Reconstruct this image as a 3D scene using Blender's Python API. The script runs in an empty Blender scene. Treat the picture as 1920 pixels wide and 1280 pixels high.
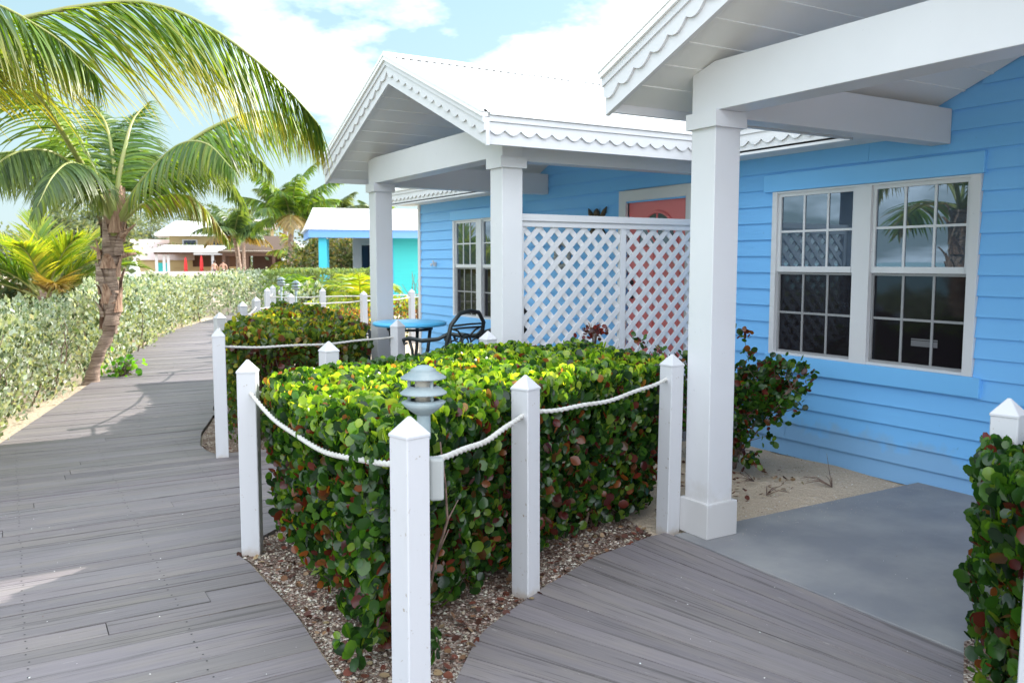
import bpy, bmesh, math, random
import numpy as np
from mathutils import Vector, Matrix, Quaternion
random.seed(7); rng = np.random.default_rng(11)
R = math.radians; PI = math.pi
sc = bpy.context.scene
col = bpy.data.collections.new("scene"); sc.collection.children.link(col)

# ------------------------------------------------------------------ naming helpers
def tag(o, label=None, cat=None, group=None, kind=None):
    if label: o['label'] = label
    if cat: o['category'] = cat
    if group: o['group'] = group
    if kind: o['kind'] = kind
    return o
def empty(name, loc=(0, 0, 0), rz=0.0, label=None, cat=None, group=None):
    o = bpy.data.objects.new(name, None); col.objects.link(o)
    o.empty_display_size = 0.1; o.location = loc; o.rotation_euler = (0, 0, rz)
    return tag(o, label, cat, group)
def copy_tree(o, parent=None):
    c = o.copy(); col.objects.link(c); c.parent = parent
    for ch in [x for x in bpy.data.objects if x.parent == o]: copy_tree(ch, c)
    return c

# ------------------------------------------------------------------ materials
def new_mat(name):
    m = bpy.data.materials.new(name); m.use_nodes = True
    nt = m.node_tree; b = nt.nodes['Principled BSDF']
    return m, nt, b
def N(nt, t, **kw):
    n = nt.nodes.new(t)
    for k, v in kw.items():
        if k in n.inputs: n.inputs[k].default_value = v
        else: setattr(n, k, v)
    return n
def L(nt, a, b): nt.links.new(a, b)
def mix_rgb(nt, fac, a, b, mode='MIX'):
    n = nt.nodes.new('ShaderNodeMix'); n.data_type = 'RGBA'; n.blend_type = mode
    for sock, v in ((n.inputs[0], fac), (n.inputs[6], a), (n.inputs[7], b)):
        if isinstance(v, bpy.types.NodeSocket): nt.links.new(v, sock)
        elif isinstance(v, (int, float)): sock.default_value = v
        else: sock.default_value = (*v, 1) if len(v) == 3 else v
    return n.outputs[2]
def ramp(nt, src, stops):
    n = nt.nodes.new('ShaderNodeValToRGB'); e = n.color_ramp.elements
    while len(e) < len(stops): e.new(0.5)
    for i, (p, c) in enumerate(stops):
        e[i].position = p; e[i].color = (c, c, c, 1) if isinstance(c, (int, float)) else (*c, 1)
    L(nt, src, n.inputs[0]); return n.outputs[0]
def noise(nt, scale, detail=4, vec=None, rough=0.55, sc3=None):
    n = N(nt, 'ShaderNodeTexNoise', Scale=scale, Detail=detail, Roughness=rough)
    if vec is None:
        vec = N(nt, 'ShaderNodeTexCoord').outputs['Object']
    if sc3:
        mp = N(nt, 'ShaderNodeMapping'); mp.inputs['Scale'].default_value = sc3
        L(nt, vec, mp.inputs[0]); vec = mp.outputs[0]
    L(nt, vec, n.inputs['Vector']); return n.outputs[0]
def bump(nt, b, h, strength=0.3, dist=0.01):
    n = N(nt, 'ShaderNodeBump', Strength=strength, Distance=dist)
    L(nt, h, n.inputs['Height']); L(nt, n.outputs[0], b.inputs['Normal'])

def paint(name, c, rough=0.45, dirt=0.06, scale=3.0, bumpy=0.05, streak=None, dcol=None):
    m, nt, b = new_mat(name)
    dc = dcol or tuple(x * 0.72 for x in c)
    n1 = noise(nt, scale, 6, sc3=streak); n2 = noise(nt, scale * 14, 3, sc3=streak)
    f = ramp(nt, n1, [(0.38, 0.0), (0.75, 1.0)])
    mul = N(nt, 'ShaderNodeMath', operation='MULTIPLY'); L(nt, f, mul.inputs[0]); mul.inputs[1].default_value = dirt * 4
    base = mix_rgb(nt, mul.outputs[0], c, dc)
    L(nt, base, b.inputs['Base Color']); b.inputs['Roughness'].default_value = rough
    if name in ('blue_siding', 'white_paint'):
        sp = N(nt, 'ShaderNodeSeparateXYZ'); L(nt, N(nt, 'ShaderNodeTexCoord').outputs['Object'], sp.inputs[0])
        ma = N(nt, 'ShaderNodeMath', operation='MULTIPLY_ADD'); L(nt, noise(nt, 7, 6), ma.inputs[0]); ma.inputs[1].default_value = -.42; L(nt, sp.outputs[2], ma.inputs[2])
        fo = ramp(nt, ma.outputs[0], [(.0, .25), (.09, 0.)])
        base = mix_rgb(nt, fo, base, (0.36, 0.31, 0.24)); n4 = noise(nt, 26, 6, rough=.7)
        base = mix_rgb(nt, ramp(nt, n4, [(.67, 0.), (.70, .35)]), base, tuple(x * .55 for x in c))
        L(nt, base, b.inputs['Base Color'])
    bump(nt, b, n2, bumpy, 0.004)
    return m
WHITE = paint('white_paint', (0.65, 0.655, 0.675), 0.42, 0.05, 2.2, 0.04)
def post_paint():
    m, nt, b = new_mat('post_paint')
    n1 = noise(nt, 9, 5, sc3=(1, 1, .35)); n2 = noise(nt, 60, 4, sc3=(1, 1, .12)); n3 = noise(nt, 30, 6, rough=.7)
    base = mix_rgb(nt, ramp(nt, n1, [(0.55, 0.), (0.85, .45)]), (0.53, 0.535, 0.56), (0.42, 0.40, 0.37))
    ch = ramp(nt, n3, [(0.655, 0.), (0.675, 1.)])
    base = mix_rgb(nt, ch, base, (0.33, 0.29, 0.25))
    # scuffed, rusty foot of the post (wear that belongs to the wood)
    sep = N(nt, 'ShaderNodeSeparateXYZ'); L(nt, N(nt, 'ShaderNodeTexCoord').outputs['Object'], sep.inputs[0])
    a = N(nt, 'ShaderNodeMath', operation='MULTIPLY_ADD'); L(nt, n3, a.inputs[0]); a.inputs[1].default_value = 0.12
    L(nt, sep.outputs[2], a.inputs[2])
    foot = ramp(nt, a.outputs[0], [(0.055, .55), (0.1, 0.)])
    base = mix_rgb(nt, foot, base, (0.38, 0.30, 0.22))
    L(nt, base, b.inputs['Base Color']); b.inputs['Roughness'].default_value = .55
    bump(nt, b, n2, .25, .003); return m
POST = post_paint()
SOFFIT = paint('soffit_paint', (0.78, 0.78, 0.77), 0.5, 0.04, 2.0, 0.03)
BLUE = paint('blue_siding', (0.185, 0.50, 0.90), 0.5, 0.07, 1.3, 0.12, (1, .35, 3), (0.145, 0.42, 0.79))
BLUETRIM = paint('blue_trim', (0.185, 0.51, 0.90), 0.45, 0.03, 2, 0.05)
CORAL = paint('coral_door', (0.76, 0.19, 0.19), 0.38, 0.04, 3, 0.03)
TEAL = paint('teal_siding', (0.05, 0.62, 0.60), 0.5, 0.03, 2, 0.05, (.3, .3, 4))
CYAN = paint('cyan_paint', (0.05, 0.50, 0.66), 0.5, 0.03, 2, 0.04)
TABLE = paint('turquoise_table', (0.10, 0.50, 0.85), 0.3, 0.03, 2, 0.02)
SLAB = paint('slab_paint', (0.198, 0.200, 0.217), 0.55, 0.25, 2.2, 0.25, None, (0.31, 0.305, 0.30))
METAL = paint('roof_metal', (0.84, 0.84, 0.83), 0.4, 0.03, 1, 0.03)
YELLOW = paint('ochre_wall', (0.50, 0.38, 0.19), 0.6, 0.05, 1, 0.05)
THATCH = paint('dark_shingle', (0.10, 0.065, 0.045), 0.9, 0.1, 4, 0.5)
DARKWOOD = paint('dark_timber', (0.10, 0.05, 0.03), 0.7, 0.1, 4, 0.2)
PINKROOF = paint('pink_roof', (0.62, 0.52, 0.50), 0.6, 0.05, 2, 0.1)
BLACKIRON = paint('black_iron', (0.018, 0.024, 0.026), 0.35, 0.03, 6, 0.05)
GREYALU = paint('grey_aluminium', (0.30, 0.30, 0.31), 0.4, 0.03, 6, 0.02)
LAMPM = paint('weathered_lamp', (0.23, 0.30, 0.325), 0.6, 0.16, 14, 0.35, None, (0.40, 0.44, 0.44))
BOXM = paint('grey_plastic', (0.36, 0.38, 0.375), 0.5, 0.05, 6, 0.05)
RED = paint('red_canvas', (0.70, 0.04, 0.04), 0.8, 0.05, 4, 0.1)
CANVAS = paint('white_canvas', (0.78, 0.77, 0.74), 0.85, 0.05, 4, 0.1)
BROWN = paint('brown_ornament', (0.10, 0.07, 0.035), 0.5, 0.1, 12, 0.3)
SHELL = paint('grey_shell', (0.42, 0.41, 0.38), 0.6, 0.15, 20, 0.5)
SKIN = paint('skin', (0.50, 0.29, 0.21), 0.5, 0.03, 5, 0.02)
SWIM = paint('swimwear', (0.12, 0.05, 0.07), 0.7, 0.03, 5, 0.02)
HAIR = paint('hair', (0.05, 0.03, 0.02), 0.7, 0.03, 5, 0.1)
DARK = paint('dark_interior', (0.02, 0.022, 0.025), 0.8, 0.03, 3, 0.02)

def glass_mat(name, base, ior, rough):
    m, nt, b = new_mat(name)
    b.inputs['Base Color'].default_value = (*base, 1); b.inputs['Roughness'].default_value = rough
    b.inputs['IOR'].default_value = ior
    n = noise(nt, 1.3, 2); bump(nt, b, n, 0.03, 0.05); b.inputs['Specular Tint'].default_value = (.66, .84, 1, 1)
    return m
GLASS = glass_mat('window_glass', (0.035, 0.05, 0.07), 2.35, 0.012)
SCREEN = glass_mat('screened_glass', (0.012, 0.010, 0.012), 1.42, 0.05)
FANGLASS = glass_mat('fanlight_glass', (0.10, 0.13, 0.14), 1.8, 0.05)
LAMPGLASS = glass_mat('lamp_lens', (0.55, 0.52, 0.45), 1.5, 0.2)

def deck_mat():
    m, nt, b = new_mat('weathered_deck')
    uv = N(nt, 'ShaderNodeUVMap').outputs[0]
    at = N(nt, 'ShaderNodeAttribute'); at.attribute_name = 'tint'
    g1 = noise(nt, 1.0, 8, uv, .65, (1.3, 60, 1)); g2 = noise(nt, 1.0, 6, uv, .62, (2.2, 95, 1)); g3 = noise(nt, 1.0, 6, uv, .6, (1.6, 9, 1))
    g4 = noise(nt, 1.0, 4, uv, .6, (5, 38, 1)); g5 = noise(nt, 1.0, 3, uv, .5, (.8, 34, 1))
    base = mix_rgb(nt, ramp(nt, g1, [(0.3, 0.), (0.7, 1.)]), (0.168, 0.149, 0.156), (0.235, 0.208, 0.214))
    base = mix_rgb(nt, ramp(nt, g3, [(0.48, 0.), (0.72, .8)]), base, (0.245, 0.215, 0.195))
    base = mix_rgb(nt, ramp(nt, g5, [(0.60, 0.), (0.64, .85)]), base, (0.105, 0.094, 0.092))
    base = mix_rgb(nt, ramp(nt, g2, [(0.60, 0.), (0.66, .65)]), base, (0.05, 0.045, 0.045))
    base = mix_rgb(nt, ramp(nt, g4, [(0.66, 0.), (0.72, .9)]), base, (0.36, 0.34, 0.32))
    base = mix_rgb(nt, 1.0, base, at.outputs['Color'], 'MULTIPLY')
    L(nt, base, b.inputs['Base Color']); b.inputs['Roughness'].default_value = .62
    bump(nt, b, g2, .5, .004); return m
DECK = deck_mat()
def sand_mat():
    m, nt, b = new_mat('sand')
    n1 = noise(nt, 1.5, 8); n2 = noise(nt, 90, 4); n3 = noise(nt, 22, 5)
    base = mix_rgb(nt, n1, (0.46, 0.36, 0.26), (0.66, 0.54, 0.41))
    base = mix_rgb(nt, ramp(nt, n2, [(.4, 0.), (.75, .6)]), base, (0.28, 0.21, 0.15))
    base = mix_rgb(nt, ramp(nt, n3, [(.62, 0.), (.7, .5)]), base, (0.62, 0.56, 0.48))
    L(nt, base, b.inputs['Base Color']); b.inputs['Roughness'].default_value = .95
    bump(nt, b, n3, .9, .03); return m
SAND = sand_mat()
def gravel_mat():
    m, nt, b = new_mat('gravel')
    v = N(nt, 'ShaderNodeTexVoronoi', Scale=95.0); L(nt, N(nt, 'ShaderNodeTexCoord').outputs['Object'], v.inputs['Vector'])
    n1 = noise(nt, 6, 6)
    c = ramp(nt, v.outputs['Color'], [(0.25, (0.11, 0.06, 0.045)), (0.5, (0.25, 0.17, 0.13)), (0.62, (0.36, 0.29, 0.24)), (0.9, (0.55, 0.5, 0.44))])
    base = mix_rgb(nt, ramp(nt, n1, [(.45, 0.), (.6, .7)]), c, (0.13, 0.07, 0.05))
    L(nt, base, b.inputs['Base Color']); b.inputs['Roughness'].default_value = .9
    bump(nt, b, v.outputs['Distance'], 1.0, .01); return m
GRAVEL = gravel_mat()
def attr_mat(name, rough=.8, spec=.3, bs=.3):
    m, nt, b = new_mat(name)
    at = N(nt, 'ShaderNodeAttribute'); at.attribute_name = 'tint'
    L(nt, at.outputs['Color'], b.inputs['Base Color']); b.inputs['Roughness'].default_value = rough
    b.inputs['Specular IOR Level'].default_value = spec
    bump(nt, b, noise(nt, 120, 3), bs, .003); return m
PEBBLE = attr_mat('pebbles')
def leaf_mat(name, rough=.35, trans=.35, spec=.5, vein=True):
    m, nt, b = new_mat(name)
    at = N(nt, 'ShaderNodeAttribute'); at.attribute_name = 'tint'
    c = mix_rgb(nt, noise(nt, 30, 3), at.outputs['Color'], mix_rgb(nt, 1.0, at.outputs['Color'], (.7, .72, .6), 'MULTIPLY'))
    L(nt, c, b.inputs['Base Color']); b.inputs['Roughness'].default_value = rough
    b.inputs['Specular IOR Level'].default_value = spec
    tr = N(nt, 'ShaderNodeBsdfTranslucent')
    tc = mix_rgb(nt, 1.0, c, (2.6, 2.3, .6), 'MULTIPLY'); L(nt, tc, tr.inputs[0])
    mx = N(nt, 'ShaderNodeMixShader'); mx.inputs[0].default_value = trans
    L(nt, b.outputs[0], mx.inputs[1]); L(nt, tr.outputs[0], mx.inputs[2])
    L(nt, mx.outputs[0], nt.nodes['Material Output'].inputs[0]); return m
LEAF = leaf_mat('glossy_leaf', .23, .48, .65)
SILVER = leaf_mat('silver_leaf', .55, .22, .4)
PALML = leaf_mat('palm_leaf', .38, .42, .5)
TREEL = leaf_mat('tree_leaf', .6, .25, .3)
def bark_mat(name, a, c, s=(1, 1, 8)):
    m, nt, b = new_mat(name)
    n1 = noise(nt, 5, 6, sc3=s); n2 = noise(nt, 25, 5, sc3=(1, 1, .3))
    base = mix_rgb(nt, ramp(nt, n1, [(.35, 0.), (.65, 1.)]), a, c)
    L(nt, base, b.inputs['Base Color']); b.inputs['Roughness'].default_value = .9
    bump(nt, b, n1, .8, .03); return m
BARK = bark_mat('palm_bark', (0.17, 0.11, 0.08), (0.42, 0.31, 0.24))
FIBRE = bark_mat('palm_fibre', (0.20, 0.10, 0.06), (0.50, 0.33, 0.23), (9, 9, 1))
TWIG = bark_mat('twig', (0.10, 0.06, 0.045), (0.26, 0.18, 0.14), (3, 3, 3))
PETIOLE = paint('palm_petiole', (0.26, 0.30, 0.08), 0.45, 0.15, 4, 0.1, None, (0.30, 0.22, 0.10))
def rope_mat():
    m, nt, b = new_mat('rope')
    n = noise(nt, 120, 4); n1 = noise(nt, 7, 4)
    base = mix_rgb(nt, n, (0.42, 0.41, 0.38), (0.66, 0.65, 0.62)); base = mix_rgb(nt, ramp(nt, n1, [(.5, 0.), (.7, .5)]), base, (0.40, 0.38, 0.33))
    L(nt, base, b.inputs['Base Color']); b.inputs['Roughness'].default_value = .9; bump(nt, b, n, .4, .003); return m
ROPE = rope_mat()
def water_mat():
    m, nt, b = new_mat('sea_water')
    b.inputs['Base Color'].default_value = (0.03, 0.30, 0.33, 1); b.inputs['Roughness'].default_value = .15
    bump(nt, b, noise(nt, .8, 6, sc3=(.3, 1, 1)), .4, .2); return m
WATER = water_mat()

# ------------------------------------------------------------------ mesh builder
class MB:
    def __init__(s): s.v = []; s.f = []; s.sm = []; s.m = []
    def _add(s, vs, fs, smooth=False, mi=0):
        o = len(s.v); s.v += [tuple(p) for p in vs]
        for f in fs: s.f.append(tuple(i + o for i in f)); s.sm.append(smooth); s.m.append(mi)
        return s
    def box(s, x0, x1, y0, y1, z0, z1, mi=0):
        vs = [(x, y, z) for z in (z0, z1) for y in (y0, y1) for x in (x0, x1)]
        return s._add(vs, [(0, 2, 3, 1), (4, 5, 7, 6), (0, 1, 5, 4), (2, 6, 7, 3), (0, 4, 6, 2), (1, 3, 7, 5)], mi=mi)
    def prism(s, poly, fn, d0, d1, mi=0, smooth=False):
        """poly of 2D points, fn(a,b,d)->xyz"""
        n = len(poly); vs = [fn(a, b, d0) for a, b in poly] + [fn(a, b, d1) for a, b in poly]
        fs = [tuple(range(n)), tuple(range(2 * n - 1, n - 1, -1))]
        s._add(vs, fs, False, mi); o = len(s.v) - 2 * n
        for i in range(n):
            j = (i + 1) % n; s.f.append((o + i, o + i + n, o + j + n, o + j)); s.sm.append(smooth); s.m.append(mi)
        return s
    def tube(s, path, rad, n=8, caps=True, mi=0, twist=None):
        P = [Vector(p) for p in path]; m = len(P)
        if not hasattr(rad, '__len__'): rad = [rad] * m
        T = [(P[min(i + 1, m - 1)] - P[max(i - 1, 0)]).normalized() for i in range(m)]
        a = Vector((0, 0, 1)) if abs(T[0].z) < .9 else Vector((1, 0, 0))
        u = T[0].cross(a).normalized(); vs = []
        for i in range(m):
            u = (u - T[i] * u.dot(T[i])).normalized(); w = T[i].cross(u)
            for k in range(n):
                t = 2 * PI * k / n; r = rad[i]
                if twist: r = r * twist(i, t)
                vs.append(P[i] + (u * math.cos(t) + w * math.sin(t)) * r)
        fs = [(i * n + k, i * n + (k + 1) % n, (i + 1) * n + (k + 1) % n, (i + 1) * n + k) for i in range(m - 1) for k in range(n)]
        s._add(vs, fs, True, mi)
        if caps:
            o = len(s.v) - m * n
            s.f.append(tuple(o + k for k in range(n))[::-1]); s.sm.append(False); s.m.append(mi)
            s.f.append(tuple(o + (m - 1) * n + k for k in range(n))); s.sm.append(False); s.m.append(mi)
        return s
    def lathe(s, prof, c=(0, 0, 0), n=20, mi=0, smooth=True):
        vs = [(c[0] + r * math.cos(2 * PI * k / n), c[1] + r * math.sin(2 * PI * k / n), c[2] + z) for r, z in prof for k in range(n)]
        m = len(prof)
        fs = [(i * n + k, i * n + (k + 1) % n, (i + 1) * n + (k + 1) % n, (i + 1) * n + k) for i in range(m - 1) for k in range(n)]
        return s._add(vs, fs, smooth, mi)
    def build(s, name, mat, parent=None, bev=0.0, recalc=True):
        me = bpy.data.meshes.new(name); me.from_pydata(s.v, [], s.f)
        mats = mat if isinstance(mat, (list, tuple)) else [mat]
        for x in mats: me.materials.append(x)
        me.polygons.foreach_set('use_smooth', s.sm); me.polygons.foreach_set('material_index', s.m)
        if recalc or bev:
            bm = bmesh.new(); bm.from_mesh(me)
            if bev:
                bmesh.ops.remove_doubles(bm, verts=bm.verts, dist=1e-5)
            bmesh.ops.recalc_face_normals(bm, faces=bm.faces)
            if bev:
                es = [e for e in bm.edges if len(e.link_faces) == 2 and e.calc_face_angle(0) > .5]
                bmesh.ops.bevel(bm, geom=es, offset=bev, segments=2, affect='EDGES', profile=.5)
            bm.to_mesh(me); bm.free()
        me.update()
        o = bpy.data.objects.new(name, me); col.objects.link(o)
        if parent: o.parent = parent
        return o
def struct(o): o['kind'] = 'structure'; return o
def np_mesh(name, V, F, mat, parent=None, tint=None, smooth=True, uv=None):
    """V (n,3); F (m,4) quads; tint (n,3) per vertex"""
    me = bpy.data.meshes.new(name); V = np.asarray(V, np.float32); F = np.asarray(F, np.int32)
    me.vertices.add(len(V)); me.vertices.foreach_set('co', V.ravel())
    k = F.shape[1]; me.loops.add(F.size); me.loops.foreach_set('vertex_index', F.ravel())
    me.polygons.add(len(F)); me.polygons.foreach_set('loop_start', np.arange(0, F.size, k, dtype=np.int32))
    me.polygons.foreach_set('loop_total', np.full(len(F), k, np.int32))
    me.polygons.foreach_set('use_smooth', np.full(len(F), smooth, bool))
    me.materials.append(mat)
    if tint is not None:
        a = me.attributes.new('tint', 'FLOAT_COLOR', 'POINT')
        c = np.ones((len(V), 4), np.float32); c[:, :3] = tint; a.data.foreach_set('color', c.ravel())
    if uv is not None:
        l = me.uv_layers.new(name='UVMap'); l.data.foreach_set('uv', np.asarray(uv, np.float32)[F.ravel()].ravel())
    me.update(calc_edges=True); me.validate()
    o = bpy.data.objects.new(name, me); col.objects.link(o)
    if parent: o.parent = parent
    return o
def norm(a): return a / np.maximum(np.linalg.norm(a, axis=-1, keepdims=True), 1e-9)

# ------------------------------------------------------------------ leaf clouds
T_ROUND_V = np.array([(0, 0, 0), (0, .33, -.05), (0, .68, -.05), (0, 1, .03),
                      (.24, .14, .03), (.44, .48, .07), (.30, .86, .07), (-.24, .14, .03), (-.44, .48, .07), (-.30, .86, .07)])
T_ROUND_F = np.array([(0, 4, 1, 7), (1, 4, 5, 2), (1, 2, 8, 7), (2, 5, 6, 3), (2, 3, 9, 8)])
T_LONG_V = np.array([(0, 0, 0), (.20, .45, .05), (0, 1, 0), (-.20, .45, .05)]); T_LONG_F = np.array([(0, 1, 2, 3)])
T_MID_V = np.array([(0, 0, 0), (.32, .5, .05), (0, 1, 0), (-.32, .5, .05)])
def leaf_cloud(name, P, D, Nn, S, tint, mat, parent, tv=T_ROUND_V, tf=T_ROUND_F, width=1.0):
    """P base points, D growth directions, Nn approx. face normals, S sizes, tint (n,3)"""
    n = len(P); D = norm(D); X = norm(np.cross(D, Nn)); Z = np.cross(X, D)
    V = P[:, None, :] + S[:, None, None] * (tv[None, :, 0, None] * width * X[:, None, :] + tv[None, :, 1, None] * D[:, None, :] + tv[None, :, 2, None] * Z[:, None, :])
    k = len(tv); F = tf[None] + (np.arange(n) * k)[:, None, None]
    T = np.repeat(tint, k, axis=0)
    return np_mesh(name, V.reshape(-1, 3), F.reshape(-1, tf.shape[1]), mat, parent, T)
def pick(n, cols, w):
    cols = np.array(cols); w = np.array(w, float); w /= w.sum()
    c = cols[rng.choice(len(cols), n, p=w)]
    return c * (1 + .28 * (rng.random((n, 1)) - .5)) * (1 + .12 * (rng.random((n, 3)) - .5))
def wob(x, y, s=0): return (np.sin(x * 5.1 + 1.3 + s) * np.cos(y * 4.3 + s * 2) + .6 * np.sin(x * 11.3 + y * 9.1 + s) + .4 * np.sin(y * 17.7 - x * 13 + s)) / 2
def hedge_points(poly, h, n, depth=.12, under=.10, top_frac=.36, inner=.15, zmin=.04, taper=.10, seed=0, wobamp=.05, lump=.02):
    poly = np.array(poly, float); m = len(poly); nx = np.roll(poly, -1, 0); e = nx - poly; ln = np.linalg.norm(e, axis=1)
    area = .5 * np.sum(poly[:, 0] * nx[:, 1] - nx[:, 0] * poly[:, 1]); sg = 1 if area > 0 else -1
    nrm = np.stack([e[:, 1], -e[:, 0]], 1) / ln[:, None] * sg
    def inside(q):
        r = np.zeros(len(q), bool)
        for i in range(m):
            a, b = poly[i], nx[i]
            c = ((a[1] > q[:, 1]) != (b[1] > q[:, 1])) & (q[:, 0] < (b[0] - a[0]) * (q[:, 1] - a[1]) / (b[1] - a[1] + 1e-12) + a[0])
            r ^= c
        return r
    ns = int(n * (1 - top_frac - inner)); seg = rng.choice(m, ns, p=ln / ln.sum()); t = rng.random(ns)
    q = poly[seg] + e[seg] * t[:, None]; z = zmin + (h - zmin) * rng.random(ns) ** .9
    ins = depth * rng.random(ns) ** 1.4 + taper * np.clip(1 - z / h, 0, 1) ** 1.2 + .06 * np.clip((z / h - .85) / .15, 0, 1) ** 2
    q = q - nrm[seg] * (ins + wobamp * wob(q[:, 0] * 1.0 + z * 1.3, q[:, 1] + z * 1.9, seed))[:, None]
    hol = np.sin(q[:, 0] * 9.1 + z * 7.3 + seed) * np.sin(q[:, 1] * 8.3 - z * 9.7 + 2 * seed) + .6 * np.sin(q[:, 0] * 19 - z * 17 + q[:, 1] * 15)
    keep = (hol < .42) | (rng.random(ns) < .30); q, z, seg = q[keep], z[keep], seg[keep]; ns = len(q)
    q = q - nrm[seg] * (lump * np.sin(q[:, 0] * 2.3 + q[:, 1] * 1.9 + z * 1.7 + seed))[:, None]
    P1 = np.column_stack([q, z]); N1 = np.column_stack([nrm[seg], .25 + .5 * rng.random(ns)])
    def scat(k):
        out = np.zeros((0, 2)); lo, hi = poly.min(0), poly.max(0)
        while len(out) < k:
            c = lo + (hi - lo) * rng.random((k * 2, 2)); out = np.vstack([out, c[inside(c)]])
        return out[:k]
    nt_ = int(n * top_frac); q = scat(nt_); z = h + lump * np.sin(q[:, 0] * 2.9 - q[:, 1] * 1.6 + seed) - depth * .9 * rng.random(nt_) ** 1.3 + wobamp * wob(q[:, 0], q[:, 1], seed + 3)
    P2 = np.column_stack([q, z]); N2 = np.column_stack([.35 * rng.normal(size=(nt_, 2)), np.ones(nt_)])
    ni = int(n * inner); q = scat(ni); z = .15 + (h - .25) * rng.random(ni)
    P3 = np.column_stack([q, z]); N3 = rng.normal(size=(ni, 3))
    return np.vstack([P1, P2, P3]), norm(np.vstack([N1, N2, N3])), np.concatenate([np.zeros(ns), np.ones(nt_), np.full(ni, 2)])
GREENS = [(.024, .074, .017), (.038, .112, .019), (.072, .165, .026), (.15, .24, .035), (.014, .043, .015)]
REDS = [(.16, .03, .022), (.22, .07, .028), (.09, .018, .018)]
def hedge(name, label, poly, h, n, size, reds, parent_loc, mat=LEAF, cols=None, w=None, tv=T_ROUND_V, tf=T_ROUND_F, stems=60, cat='hedge', topcol=None, **kw):
    ox, oy = parent_loc; root = empty(name, (ox, oy, 0), 0, label, cat)
    pl = [(x - ox, y - oy) for x, y in poly]
    P, Nn, kd = hedge_points(pl, h, n, **kw)
    D = norm(Nn * .55 + np.array([0, 0, .75]) + .55 * rng.normal(size=P.shape))
    F = norm(Nn + .55 * rng.normal(size=P.shape))
    S = size * (.38 + .90 * rng.random(len(P)) ** .8)
    if cols is None: cols, w = GREENS + REDS, [3, 3.2, 2.2, 1.1, 2.5, reds, reds, reds]
    T = pick(len(P), cols, w)
    if mat is LEAF:
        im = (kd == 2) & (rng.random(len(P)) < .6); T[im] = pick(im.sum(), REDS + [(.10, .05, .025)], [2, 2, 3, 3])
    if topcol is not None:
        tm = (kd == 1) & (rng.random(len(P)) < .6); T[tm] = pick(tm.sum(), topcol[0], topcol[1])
    leaf_cloud('foliage', P - D * S[:, None] * .4, D, F, S, T, mat, root, tv, tf)
    b = MB(); pa = np.array(pl); c = pa.mean(0)
    for i in range(stems):
        t = random.random(); k = random.randrange(len(pl)); q = pa[k] * (1 - t) + pa[(k + 1) % len(pl)] * t
        d = c - q; d = d / (np.linalg.norm(d) + 1e-6); q = q + d * (.26 + .3 * random.random()); bx, by = q
        path = [(bx + .05 * d[0], by + .05 * d[1], -.03)]; x, y = bx, by
        for j in range(1, 6):
            x += random.uniform(-.07, .07) - d[0] * .02; y += random.uniform(-.07, .07) - d[1] * .02; path.append((x, y, j / 5 * h * .93))
        b.tube(path, [.011, .009, .007, .006, .004, .003], 5)
        for j in (1, 2, 3):
            p = Vector(path[j]); b.tube([p, p + Vector((random.uniform(-.14, .14), random.uniform(-.14, .14), random.uniform(.05, .2)))], [.005, .002], 4)
    b.build('stems', TWIG, root, recalc=False)
    return root

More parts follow.
